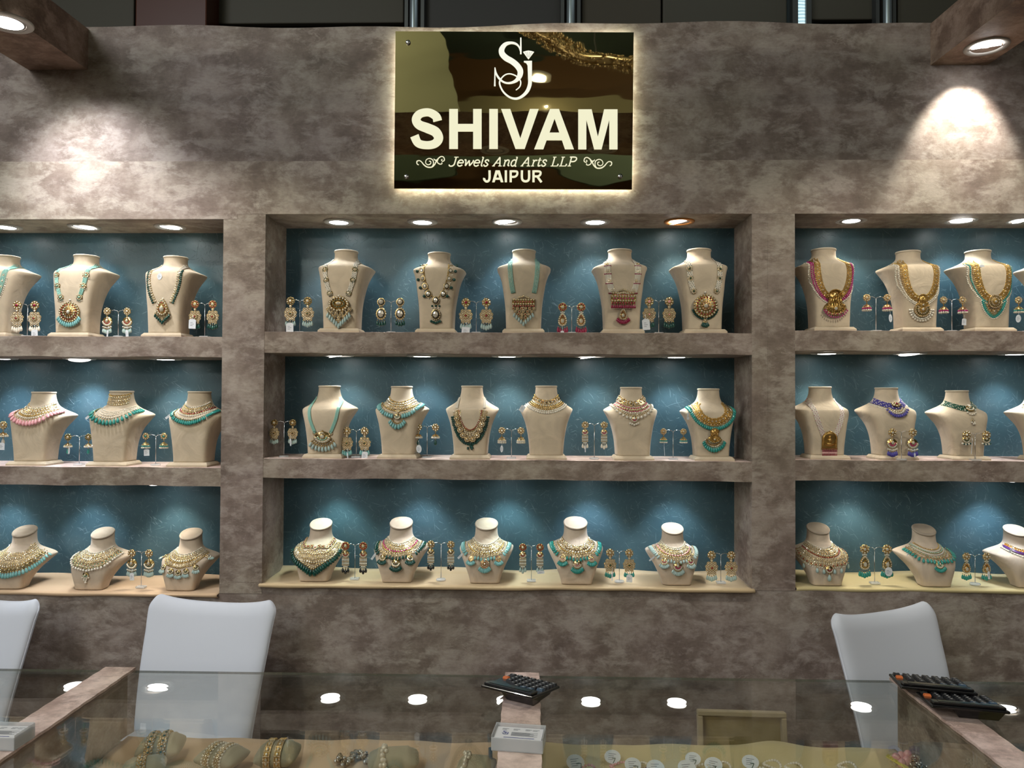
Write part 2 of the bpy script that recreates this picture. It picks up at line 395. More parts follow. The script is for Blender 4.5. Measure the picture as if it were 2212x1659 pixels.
def f_fan(b):      # ornate crest over narrowing tiers of florets
    b.lathe([(.62, -.12), (.6, .02), (0, .1)], 18, 0, c=(0, .42, 0), sx=1.3, sy=.95)
    for k in range(18):
        a = 2*math.pi*k/18; b.put(T['stone'], TM((.72*math.cos(a), .42+.52*math.sin(a), .06), .11))
    for k in range(14):
        a = 2*math.pi*k/14; b.put(T['gem'], TM((.44*math.cos(a), .48+.28*math.sin(a), .1), .085))
    b.put(T['stone'], TM((0, .48, .1), .3, .18, .3))
    for row, (y, n, w) in enumerate(((.0, 5, .85), (-.3, 4, .66), (-.58, 3, .42), (-.86, 1, 0))):
        for k in range(n):
            x = 0 if n == 1 else -w+2*w*k/(n-1)
            b.put(T['kflower'], TM((x, y, .02*row), .17)); b.put(T['gball'], TM((x+.1, y+.15, 0), .06)); b.put(T['spearl'], TM((x-.1, y+.15, 0), .05))
    b.put(T['pearl'], TM((0, 1.08, 0), .09)); 
    for k in range(5): b.put(T['stone'], TM((-.4+.2*k, .92+.06*(2-abs(k-2)), 0), .1))
T['fan'] = mk(f_fan)
def f_bar(b, low=True):
    b.box(-1, 1, .35, .85, -.12, .06, 0)
    for k in range(9): b.put(T['stone'], TM((-.88+.22*k, .78, .06), .1)); b.put(T['stone'], TM((-.88+.22*k, .42, .06), .1))
    for k in range(7): b.put(T['gem2'], TM((-.75+.25*k, .6, .06), .11, .09, .1))
    for k in range(7): b.put(T['stone'], TM((-.45+.15*k, .95+.05*(3-abs(k-3)), 0), .09))
    for k in range(9): b.put(T['gem'], TM((-.88+.22*k, .24, 0), .1, .13, .1))
T['barv'] = mk(f_bar)
def f_barfan(b):
    b.put(T['barv'])
    for row, (y, n, w) in enumerate(((.02, 6, .9), (-.24, 5, .7), (-.5, 4, .46), (-.76, 2, .18))):
        for k in range(n): b.put(T['kflower' if (k+row) % 2 else 'cflower'], TM((-w+2*w*k/(n-1), y, 0), .15))
    b.put(T['tear'], TM((0, -.08, .06), .24))
T['barfan'] = mk(f_barfan)
def f_temple(b):   # arched antique gold plaque on a wide bowl
    b.box(-.55, .55, -.2, .75, -.12, .05, 0)
    b.lathe([(.56, -.12), (.56, .05), (0, .09)], 18, 0, c=(0, .6, 0))
    b.lathe([(.95, -.12), (.95, 0), (.6, .1), (0, .12)], 24, 0, c=(0, -.35, 0), sy=.6)
    for k in range(5): b.tube([(-.4+.2*k, -.15, .1), (-.4+.2*k, .6, .1)], .05, 5, 0)
    for k in range(15): a = math.pi*k/14; b.put(T['gball'], TM((.6*math.cos(a), .62+.58*math.sin(a), .05), .08))
    for k in range(17): a = math.pi+math.pi*k/16; b.put(T['gem' if k % 2 else 'stone'], TM((.84*math.cos(a), -.35+.5*math.sin(a), .06), .09))
    rn = random.Random(2)
    for k in range(110):
        a = rn.uniform(0, 6.28); r_ = math.sqrt(rn.random()); b.put(T['gball'], TM((.9*r_*math.cos(a), -.35+.53*r_*math.sin(a), .07), rn.uniform(.05, .09)))
    for k in range(60): b.put(T['gball'], TM((rn.uniform(-.5, .5), rn.uniform(-.1, 1.0), .06), rn.uniform(.04, .08)))
    b.put(T['gball'], TM((0, .66, .15), .13, .15, .12)); b.put(T['gball'], TM((0, .36, .16), .17, .22, .12)); b.put(T['stone'], TM((0, -.38, .12), .2))
T['temple'] = mk(f_temple)
def f_arch(b):     # square antique plaque with a rounded arch and a central seated form
    b.box(-1, 1, -.9, .35, -.12, .04, 0); b.lathe([(1, -.12), (1, .04), (.7, .1)], 24, 0, c=(0, .3, 0))
    for k in range(22): a = math.pi*k/21; b.put(T['gball'], TM((.93*math.cos(a), .3+.93*math.sin(a), .06), .08))
    for sx in (-1, 1):
        for k in range(6): b.put(T['gball'], TM((sx*.85, -.8+.2*k, .06), .11))
    b.put(T['gball'], TM((0, .55, .15), .2, .22, .12)); b.put(T['gball'], TM((0, .12, .15), .32, .35, .15)); b.put(T['gball'], TM((0, -.35, .15), .5, .22, .15))
    b.put(T['gball'], TM((0, 1.35, 0), .1)); b.box(-1.05, 1.05, -1.08, -.92, -.1, .08, 0)
    for k in range(9): b.put(T['gem'], TM((-.9+.225*k, -1.0, .08), .08))
T['arch'] = mk(f_arch)
def f_dome(b):     # bell of a jhumka, opening down along -y
    seg = 14; pr = [(.0, .95), (.2, .9), (.35, .75), (.62, .55), (.85, .25), (.95, .0), (.9, -.02)]
    vs = [(r*math.cos(2*math.pi*k/seg), y, r*math.sin(2*math.pi*k/seg)) for r, y in pr for k in range(seg)]
    fs = [(i*seg+k, i*seg+(k+1) % seg, (i+1)*seg+(k+1) % seg, (i+1)*seg+k) for i in range(len(pr)-1) for k in range(seg)]
    b.add(vs, fs, 0)
    for k in range(seg):
        a = 2*math.pi*k/seg; b.put(T['stone'], TM((.92*math.cos(a), .12, .92*math.sin(a)), .13)); b.put(T['gem'], TM((.66*math.cos(a), .48, .66*math.sin(a)), .11))
T['dome'] = mk(f_dome)
def slots(metal='gold', acc='emerald', acc2='ruby', st='stone', pl='pearl'):
    return [COLS[metal], COLS[st], COLS[acc], COLS[pl], COLS[acc2]]
_cache = {}
def tmesh(name, key, sl, metal='gold', acc='emerald', acc2='ruby'):
    """shared mesh of template KEY with its colours"""
    k = (name, key, metal, acc, acc2)
    if k not in _cache:
        b = MB(); b.put(T[key]); _cache[k] = b.mesh(name, slots(metal, acc, acc2))
    return _cache[k]

# ------------------------------------------------------------------ the booth wall with its three bays
D = .232
BAY = {'l': dict(x0=-2.55, x1=-1.098, t=2.233, s1=(1.739, 1.811), s2=(1.279, 1.344), b=.894, name='left bay'),
       'c': dict(x0=-.946, x1=.780, t=2.251, s1=(1.754, 1.829), s2=(1.309, 1.378), b=.932, name='middle bay'),
       'r': dict(x0=.930, x1=2.45, t=2.256, s1=(1.769, 1.839), s2=(1.314, 1.386), b=.936, name='right bay')}
WT = 2.928
def wavy_top(x): return WT+.006*math.sin(x*3.1)+.004*math.sin(x*9.7+1)
b = MB(); n = 60; xs = np.linspace(-2.9, 2.9, n)
v = []; 
for x in xs: v += [(x, 0, 2.44), (x, 0, wavy_top(x)), (x, .12, wavy_top(x)), (x, .12, 2.44)]
f = []
for i in range(n-1):
    for k in range(4): a = i*4+k; c = i*4+(k+1) % 4; f.append((a, a+4, c+4, c))
b.add(v, f, 0, False); struct('wall_fascia_upper', b, PAPER)
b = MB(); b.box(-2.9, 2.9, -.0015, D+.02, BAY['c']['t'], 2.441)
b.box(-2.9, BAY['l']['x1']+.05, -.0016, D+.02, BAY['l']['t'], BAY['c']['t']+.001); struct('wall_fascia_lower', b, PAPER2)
b = MB(); b.box(-2.9, 2.9, 0, D+.02, 0, BAY['l']['b']); b.box(BAY['l']['x1'], 2.9, .0005, D+.02, BAY['l']['b']-.001, BAY['c']['b']); struct('wall_below_bays', b, PAPER)
pill = wallpaper('taupe_paper_pillars', (1, .98, .96), (7, 0, 4))
for nm, x0, x1 in (('trim_1', -2.9, BAY['l']['x0']), ('trim_2', BAY['l']['x1'], BAY['c']['x0']), ('trim_3', BAY['c']['x1'], BAY['r']['x0']), ('trim_4', BAY['r']['x1'], 2.9)):
    b = MB(); b.box(x0, x1, -.001, D+.02, .93 if nm != 'trim_2' else .9, 2.2505 if nm != 'trim_1' else 2.23)
    if nm in ('trim_2', 'trim_3'):   # paper seam beside the edge
        b.box(x0+.055, x1, -.0018, -.0008, .94, 2.24)
    struct(nm, b, pill)
b = MB(); b.box(-2.9, 2.9, D, D+.02, .88, 2.27); struct('wall_bay_backing', b, TEAL)
for key, B in BAY.items():
    for i, s in enumerate(('s1', 's2')):
        z0, z1 = B[s]; b = MB(); nx = 40; xx = np.linspace(B['x0'], B['x1'], nx)
        # folded paper edge, not perfectly straight
        vs = []
        for x in xx:
            w = .0012*math.sin(x*13+i)+.0008*math.sin(x*31)
            vs += [(x, -.001, z0+w), (x, -.001, z1+w*.7), (x, .006, z1+.001+w*.7), (x, D, z1), (x, D, z0)]
        fs = []
        for q in range(nx-1):
            for k in range(5): a = q*5+k; c = q*5+(k+1) % 5; fs.append((a, a+5, c+5, c))
        fs += [(4, 3, 2, 1, 0), tuple((nx-1)*5+k for k in range(5))]
        b.add(vs, fs, 0, False)
        o = b.obj('display_shelf', [wallpaper('taupe_paper_shelf', (1.02, .99, .95), (ord(key), 0, i*3.3)), PAPERP])
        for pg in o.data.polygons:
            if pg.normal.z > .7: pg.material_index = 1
        tag(o, 'taupe papered %s shelf board of the %s' % ('upper' if i == 0 else 'lower', B['name']), 'shelf', 'built-in shelf boards of the bays')

# booth beams overhead
def beam(name, pts, z0, z1, label):
    b = MB(); k = len(pts); b.add([(x, y, z0) for x, y in pts]+[(x, y, z1) for x, y in pts], [tuple(range(k))[::-1], tuple(range(k, 2*k))]+[(i, (i+1) % k, k+(i+1) % k, k+i) for i in range(k)], 0, False)
    o = b.obj(name, PAPER3); tag(o, label, 'beam', 'booth ceiling beams'); return o
BZ0, BZ1 = 2.775, 2.922
a0 = PY(62, 147, 0)[0]; a1 = PY(190, 147, 0)[0]; c0 = PY(2010, 148, 0)[0]; c1 = PY(2133, 146, 0)[0]
beam('ceiling_beam', [(a0, 0), (a0-.05, -1.12), (a1-.05, -1.12), (a1, 0)], BZ0, BZ1, 'taupe papered side beam over the left bay with a downlight')
beam('ceiling_beam', [(c0, 0), (c0+.05, -1.12), (c1+.05, -1.12), (c1, 0)], BZ0, BZ1, 'taupe papered side beam over the right bay with a tilted downlight')
beam('ceiling_beam', [(a1-.05, -1.05), (c0+.05, -1.05), (c0+.05, -.88), (a1-.05, -.88)], BZ0-.0, BZ1, 'brown papered front beam seen mirrored in the gold sign')

# ------------------------------------------------------------------ downlights
def downlight(loc, r, label, tilt=(0, 0), rim=RIM, lit=True, power=6, cone=92, blend=.75, col=(1, .96, .9), group='recessed downlights', aim=None, size=.03):
    """recessed lamp; LOC is the centre on the ceiling surface, facing down"""
    t = thing('downlight', label, 'light', loc, 0, group)
    b = MB(); b.lathe([(r*.70, .0), (r*.72, -.0035), (r*.96, -.004), (r, -.0015), (r, .002)], 40, 0); 
    b.f.pop(); b.m.pop(); b.s.pop(); b.f.pop(); b.m.pop(); b.s.pop()
    b.obj('rim', rim, t)
    q = Matrix.Rotation(tilt[0], 4, 'X')@Matrix.Rotation(tilt[1], 4, 'Y')
    g = MB(); g.lathe([(r*.70, -.003), (r*.66, -.0045), (r*.62, -.003)], 32, 0); g.f = g.f[:-2]; g.m = g.m[:-2]; g.s = g.s[:-2]
    g.obj('gimbal_ring', LAMPIN, t, mw=q)
    g = MB(); g.lathe([(r*.64, -.0025), (r*.5, -.004), (0, -.0045)], 32, 0)
    ln = g.obj('lens', LENS if lit else LENSOFF, t, mw=q)
    if lit:
        l = bpy.data.lights.new('lamp', 'SPOT'); l.energy = power; l.spot_size = R(cone); l.spot_blend = blend; l.color = col; l.shadow_soft_size = size
        o = bpy.data.objects.new('lamp', l); COL.objects.link(o); o.parent = t
        d = q.to_3x3()@Vector((0, 0, -1)) if aim is None else Vector(aim)
        o.location = Vector((0, 0, -.02)); o.rotation_euler = d.to_track_quat('-Z', 'Y').to_euler()
    return t
NTH = ['first', 'second', 'third', 'fourth', 'fifth', 'sixth', 'seventh']
LP = 4.6
def lrow(bay, row, pxs, py, cols=None, tilts=None, powers=None, lit=None, rims=None, extra=()):
    B = BAY[bay]; z = {1: B['t'], 2: B['s1'][0], 3: B['s2'][0]}[row]-.0015
    nm = {1: 'top soffit', 2: 'underside of the upper shelf', 3: 'underside of the lower shelf'}[row]
    for i, px in enumerate(pxs):
        x = PY(px, py, .11)[0]; tl = (tilts or {}).get(i, (0, 0)); on = (lit or {}).get(i, True)
        w = {0: ''}
        downlight((x, .115, z), .056, '%s%s downlight, %s from left in %s, %s' % ('lit' if on else 'unlit', ' copper-rimmed' if (rims or {}).get(i) else ' round', NTH[i], nm, B['name']), tl,
                  (rims or {}).get(i, RIM), on, (powers or {}).get(i, LP)*{1: 1.0, 2: .95, 3: .85}[row], 86, .6, (cols or {}).get(i, (1, .97, .92)), 'recessed downlights of the bays', aim=(math.sin(-tl[1])*.5, .22, -1))
WARM = (1, .93, .82); COOL = (.86, .94, 1); BLUE = (.78, .88, 1)
lrow('c', 1, (731, 912, 1095, 1286, 1468), 476, tilts={2: (R(8), R(-10)), 4: (R(8), R(-14))}, rims={4: RIMO}, cols={0: COOL, 1: (1, .98, .95), 2: COOL, 3: (1, .98, .95), 4: WARM})
lrow('c', 2, (731, 911, 1095, 1275, 1462), 768, tilts={0: (R(6), R(-8)), 3: (R(6), R(-10))}, cols={1: COOL, 4: COOL})
lrow('c', 3, (717, 905, 1095, 1278, 1463), 1040, cols={0: (.80, 1, .95), 1: COOL, 2: (.8, .98, 1), 3: BLUE, 4: COOL})
lrow('l', 1, (-210, 10, 180, 366), 489, cols={1: COOL, 2: COOL, 3: WARM}, tilts={2: (0, R(6)), 3: (0, R(4))})  # first lamp of each left bay row is an unseen extra, evening the light
lrow('l', 2, (-190, 0, 170, 357), 778, cols={2: BLUE, 1: BLUE}, tilts={2: (R(16), R(8))}, powers={2: 8})
lrow('l', 3, (-190, -20, 165, 345), 1052, cols={1: COOL, 2: COOL, 3: WARM}, tilts={3: (R(7), R(-5))})
lrow('r', 1, (1840, 2078, 2212, 2390), 476, cols={0: WARM, 1: COOL, 2: COOL}, tilts={1: (R(20), R(-10)), 2: (0, R(-8))})
lrow('r', 2, (1787, 1967, 2195, 2380), 768, cols={2: COOL, 0: WARM}, tilts={1: (R(8), R(-10))})
lrow('r', 3, (1860, 2020, 2170, 2380), 1042, cols={2: BLUE, 0: WARM}, lit={1: False}, powers={2: 6}, tilts={2: (R(6), R(4))})
p = PZ(14, 47, BZ0); downlight((p[0], p[1], BZ0-.001), .075, 'large bright downlight under the left side beam', (0, 0), power=42, cone=88, blend=.9, col=(.97, .96, 1), aim=(.22, .66, -1), size=.05, group='downlights under the side beams')
p = PZ(2131, 100, BZ0); downlight((p[0], p[1], BZ0-.001), .068, 'tilted bright downlight under the right side beam', (R(20), R(-8)), power=21, cone=70, blend=.35, col=(1, .93, .82), aim=(-.02, .62, -1), size=.03, group='downlights under the side beams')
for x in (-1.2, -.17, .34, 1.25): downlight((x, -.965, BZ0-.001), .07, 'downlight under the front beam, %s in the sign reflection' % {-1.2: 'added unseen beyond the left', -.17: 'left', .34: 'right', 1.25: 'added unseen beyond the right'}[x], power=28, cone=120, blend=.4, col=(1, .93, .8), aim=(0, .25, -1), group='downlights under the front beam', lit=abs(x) > .5)  # outer two are added, out of the mirror's view, to light the wall

# ------------------------------------------------------------------ shop sign
YS = -.032
sp = lambda x, y, Y=YS: PY(840+x/4.022, 50+y/4.022, Y)      # sign drawing units to the plate
sign = thing('shop_sign', 'gold mirror sign board with backlit cream lettering above the middle bay', 'sign')
c = [sp(58, 70), sp(2128, 80), sp(2112, 1445), sp(45, 1436)]
MIR = mat('gold_mirror', (.52, .46, .29), .015, 1)
N = MIR.node_tree.nodes; L = MIR.node_tree.links; tc = N.new('ShaderNodeTexCoord'); nn = N.new('ShaderNodeTexNoise'); nn.inputs['Scale'].default_value = 2.2
mpn = N.new('ShaderNodeMapping'); mpn.inputs['Scale'].default_value = (1, 1, 2.5); L.new(tc.outputs['Object'], mpn.inputs[0]); L.new(mpn.outputs[0], nn.inputs[0])
bp = N.new('ShaderNodeBump'); bp.inputs['Strength'].default_value = .05; bp.inputs['Distance'].default_value = .02; L.new(nn.outputs[0], bp.inputs['Height']); L.new(bp.outputs[0], MIR.node_tree.nodes['Principled BSDF'].inputs['Normal'])
b = MB(); b.add([tuple(q) for q in c]+[(q[0], q[1]+.006, q[2]) for q in c], [(3, 2, 1, 0), (4, 5, 6, 7), (0, 1, 5, 4), (1, 2, 6, 5), (2, 3, 7, 6), (3, 0, 4, 7)], 0, False)
b.obj('mirror_plate', MIR, sign)
cx = sum(q[0] for q in c)/4; cz = sum(q[2] for q in c)/4; hw = (c[1][0]-c[0][0])/2; hh = (c[0][2]-c[3][2])/2
# LED strip behind the plate, facing the wall
b = MB(); e = .010
for x0, x1, z0, z1 in ((cx-hw+e, cx+hw-e, cz+hh-e-.008, cz+hh-e), (cx-hw+e, cx+hw-e, cz-hh+e, cz-hh+e+.008), (cx-hw+e, cx-hw+e+.008, cz-hh+e, cz+hh-e), (cx+hw-e-.008, cx+hw-e, cz-hh+e, cz+hh-e)):
    b.box(x0, x1, -.022, -.018, z0, z1)
b.obj('led_strip', emis('led_strip_glow', (1, .97, .72), 26), sign)
LET = emis('sign_letter_glow', (1, .97, .68), .90)
LETS = emis('logo_glow', (1, .99, .84), .98)
def ribbon(b, pts, w, fn, close=False, n=6):
    """flat stroke of varying width through PTS, resampled smoothly"""
    P = [np.array(p, float) for p in pts]; Wd = w if hasattr(w, '__len__') else [w]*len(P)
    Q = []; V = []
    if n > 1 and len(P) > 2:
        for i in range(len(P)-1):
            p0, p1, p2, p3 = P[max(i-1, 0)], P[i], P[i+1], P[min(i+2, len(P)-1)]
            for k in range(n):
                t = k/n; Q.append(.5*((2*p1)+(-p0+p2)*t+(2*p0-5*p1+4*p2-p3)*t*t+(-p0+3*p1-3*p2+p3)*t**3)); V.append(Wd[i]*(1-t)+Wd[i+1]*t)
        Q.append(P[-1]); V.append(Wd[-1])
    else: Q, V = P, Wd
    vs = []
    for i, q in enumerate(Q):
        t = Q[min(i+1, len(Q)-1)]-Q[max(i-1, 0)]; t = t/(np.linalg.norm(t)+1e-9); nrm = np.array([-t[1], t[0]])
        for s in (-1, 1):
            a = q+nrm*s*V[i]/2; vs.append(tuple(fn(a[0], a[1])))
    b.add(vs, [(2*i, 2*i+1, 2*i+3, 2*i+2) for i in range(len(Q)-1)], 0, False)
YL = YS-.0012
zs = lambda x, y: PY(840+x/4.022, 50+y/4.022, YL)
def poly(b, pts, fn=zs): b.add([tuple(fn(x, y)) for x, y in pts], [tuple(range(len(pts)))], 0, False)
T0, B0 = 745, 1093
g = MB(); ribbon(g, [(424, 850), (408, 808), (345, 775), (270, 788), (237, 835), (262, 882), (335, 912), (405, 945), (432, 1000), (400, 1046), (330, 1060), (255, 1042), (222, 978)], [78, 74, 70, 72, 76, 80, 86, 86, 80, 74, 70, 72, 78], zs); g.obj('letter_s', LET, sign)
g = MB(); poly(g, [(524, T0), (600, T0), (600, B0), (524, B0)]); poly(g, [(732, T0), (806, T0), (806, B0), (732, B0)]); poly(g, [(600, 875), (732, 875), (732, 942), (600, 942)]); g.obj('letter_h', LET, sign)
g = MB(); poly(g, [(872, T0), (947, T0), (947, B0), (872, B0)]); g.obj('letter_i', LET, sign)
g = MB(); poly(g, [(975, T0), (1055, T0), (1142, 1000), (1142, B0), (1100, B0)]); poly(g, [(1302, T0), (1225, T0), (1142, 1000), (1142, B0), (1180, B0)]); g.obj('letter_v', LET, sign)
g = MB(); poly(g, [(1400, T0), (1440, T0), (1440, 830), (1342, B0+3), (1262, B0+3)]); poly(g, [(1478, T0), (1440, T0), (1440, 830), (1530, B0+3), (1608, B0+3)]); poly(g, [(1375, 950), (1500, 950), (1524, 1018), (1350, 1018)]); g.obj('letter_a', LET, sign)
g = MB(); poly(g, [(1645, 748), (1716, 748), (1716, 1097), (1645, 1097)]); poly(g, [(1915, 748), (1987, 748), (1987, 1097), (1915, 1097)])
poly(g, [(1716, 748), (1762, 748), (1816, 985), (1816, 1097), (1784, 1097), (1716, 840)]); poly(g, [(1915, 748), (1870, 748), (1816, 985), (1816, 1097), (1848, 1097), (1915, 840)]); g.obj('letter_m', LET, sign)
# monogram
zl = lambda x, y: PY(1050+x/11.06, 70+y/11.06, YL)
g = MB(); ribbon(g, [(830, 122), (830, 330), (830, 520)], [30, 38, 38], zl, n=1)
ribbon(g, [(826, 470), (790, 350), (710, 272), (590, 248), (460, 285), (375, 400), (385, 510), (480, 610), (620, 690), (740, 790), (815, 910), (805, 1030), (740, 1130), (640, 1190), (520, 1210), (410, 1180), (310, 1095), (240, 980), (212, 845)], [22, 38, 52, 62, 95, 130, 140, 145, 140, 140, 140, 125, 90, 60, 46, 44, 50, 44, 22], zl)
ribbon(g, [(212, 835), (210, 1060), (208, 1285)], [24, 28, 40], zl, n=1)
poly(g, [(903, 680), (1097, 676), (1097, 1160), (1005, 1160), (990, 790), (960, 735), (903, 712)], zl)
ribbon(g, [(1051, 1150), (1040, 1260), (990, 1390), (905, 1490), (800, 1560), (690, 1582), (560, 1545), (430, 1440), (350, 1310), (322, 1190), (370, 1090), (460, 1010), (570, 988), (700, 1030), (795, 1110), (828, 1200), (800, 1300), (712, 1378)], [92, 92, 85, 72, 60, 54, 46, 42, 40, 38, 30, 28, 28, 30, 30, 32, 28, 20], zl)
g.obj('monogram', LETS, sign)
g = MB(); poly(g, [(880, 465), (950, 442), (1012, 432), (1080, 442), (1150, 465), (1012, 645)], zl); dm = g.obj('diamond', LETS, sign)
g = MB(); zl2 = lambda x, y: PY(1050+x/11.06, 70+y/11.06, YL-.0006)
for x in (940, 985, 1040, 1090): ribbon(g, [(x, 462), (1012+(x-1012)*.3, 590)], 5, zl2, n=1)
g.obj('facet_line', mat('facet_line_dark', (.2, .19, .08), .5), dm)
# serif italic line
GL = {
'J': ([[(.3, 1), (.68, 1)], [(.48, 1), (.48, .3), (.42, .08), (.26, -.02), (.08, .03), (.04, .16)]], .70),
'e': ([[(.08, .36), (.49, .37), (.47, .55), (.3, .68), (.13, .6), (.05, .34), (.12, .08), (.3, -.01), (.5, .12)]], .58),
'w': ([[(0, .66), (.12, .66), (.2, .02)], [(.2, .02), (.42, .64)], [(.42, .64), (.56, .02)], [(.56, .02), (.78, .5), (.76, .68)]], .86),
'l': ([[(.02, 1), (.15, 1)], [(.15, 1), (.15, .1), (.28, .02)]], .32),
's': ([[(.38, .5), (.34, .65), (.2, .69), (.08, .58), (.13, .44), (.31, .28), (.38, .15), (.26, -.01), (.1, .02), (.04, .18)]], .50),
'A': ([[(-.04, 0), (.2, 0)], [(.06, 0), (.44, 1)], [(.44, 1), (.64, 0)], [(.2, .33), (.57, .33)], [(.5, 0), (.8, 0)]], .88),
'n': ([[(.0, .66), (.12, .66)], [(.12, .68), (.12, 0)], [(.12, .48), (.26, .66), (.42, .64), (.46, .45), (.45, .08), (.58, .04)], [(.02, 0), (.22, 0)]], .64),
'd': ([[(.44, 1), (.44, .06), (.56, 0)], [(.44, .52), (.3, .68), (.12, .6), (.05, .33), (.11, .06), (.26, -.01), (.43, .14)], [(.32, 1), (.46, 1)]], .64),
'r': ([[(.0, .66), (.13, .66)], [(.13, .68), (.13, 0)], [(.13, .44), (.25, .64), (.42, .62)], [(.0, 0), (.26, 0)]], .46),
't': ([[(.15, .92), (.14, .12), (.22, 0), (.35, .08)], [(0, .66), (.33, .66)]], .40),
'L': ([[(.02, 1), (.32, 1)], [(.17, 1), (.17, 0)], [(.02, 0), (.6, 0)], [(.6, 0), (.64, .24)]], .74),
'P': ([[(.02, 1), (.44, 1), (.62, .9), (.64, .7), (.5, .52), (.17, .49)], [(.17, 1), (.17, 0)], [(.02, 0), (.33, 0)]], .74), ' ': ([], .34)}
zt = lambda x, y: PY(890+x/4.809, 325+y/4.809, YL)
def text(s, x0, x1, yb, cap, w, fn, shear=.28):
    tot = sum(GL[c][1] for c in s); k = (x1-x0)/(tot)/cap; g = MB(); x = x0
    for ch in s:
        for st in GL[ch][0]:
            thin = len(st) == 2 and abs(st[0][1]-st[1][1]) < .02
            ribbon(g, [(x+(a*k+b_*shear)*cap, yb-b_*cap) for a, b_ in st], w*(.6 if thin else 1), fn, n=1 if len(st) == 2 else 5)
        x += GL[ch][1]*cap*k
    return g
text('Jewels And Arts LLP', 378, 1700, 161, 92, 13, zt).obj('name_line', LET, sign)
# JAIPUR
g = MB(); zj = zt; t0, b0 = 206, 330
def wline(*p, w=24): ribbon(g, p, w, zj, n=1)
ribbon(g, [(805, t0), (805, 290), (790, 318), (768, 320), (750, 300), (751, 286)], 24, zj, n=4)
poly(g, [(868, t0), (890, t0), (890, 236), (858, b0), (832, b0)], zj); poly(g, [(912, t0), (890, t0), (890, 236), (922, b0), (950, b0)], zj); poly(g, [(868, 282), (912, 282), (918, 304), (862, 304)], zj)
wline((975, t0), (975, b0)); wline((1025, t0), (1025, b0)); ribbon(g, [(1025, t0+10), (1070, t0+10), (1092, 222), (1092, 250), (1070, 272), (1025, 274)], 22, zj, n=4)
ribbon(g, [(1142, t0), (1142, 285), (1155, 312), (1180, 320), (1205, 312), (1216, 285), (1216, t0)], 24, zj, n=4)
wline((1262, t0), (1262, b0)); ribbon(g, [(1262, t0+10), (1310, t0+10), (1334, 224), (1332, 250), (1308, 268), (1262, 268)], 22, zj, n=4); wline((1300, 268), (1345, b0))
g.obj('city_line', LET, sign)
# scroll ornaments
def scroll(flip):
    g = MB()
    def q(x, y): return zt(x, y) if not flip else zt(2124-x, y+10)
    ribbon(g, [(70, 150), (52, 138), (52, 112), (78, 105), (100, 120), (125, 150), (160, 172), (205, 172), (235, 145), (250, 115), (275, 80), (305, 62), (330, 72), (336, 100), (318, 112), (305, 98), (318, 90)], [8, 10, 11, 9, 10, 12, 13, 12, 12, 12, 11, 9, 10, 10, 9, 8, 6], q)
    ribbon(g, [(205, 172), (222, 140), (216, 100), (180, 82), (148, 98), (142, 130), (165, 148), (192, 138), (194, 115), (176, 110)], [9, 9, 10, 9, 8, 8, 9, 9, 9, 8], q)
    ribbon(g, [(225, 85), (240, 100), (262, 96), (275, 80)], [6, 12, 10, 6], q); ribbon(g, [(275, 80), (262, 118), (285, 140), (310, 138), (310, 122)], [8, 10, 10, 9, 7], q)
    g.obj('scroll_ornament', LET, sign)
scroll(False); scroll(True)
for x, y in ((168, 170), (155, 1335), (2010, 1332)):
    q = sp(x, y); b = MB(); b.lathe([(.0085, 0), (.0085, .004), (.006, .006), (0, .0065)], 20)
    b.box(-.0008, .0008, -.006, .006, .006, .0068)
    b.obj('screw_cap', STEEL, sign, mw=Matrix.Translation(Vector(q)-Vector((0, .0005, 0)))@Matrix.Rotation(R(90), 4, 'X'))

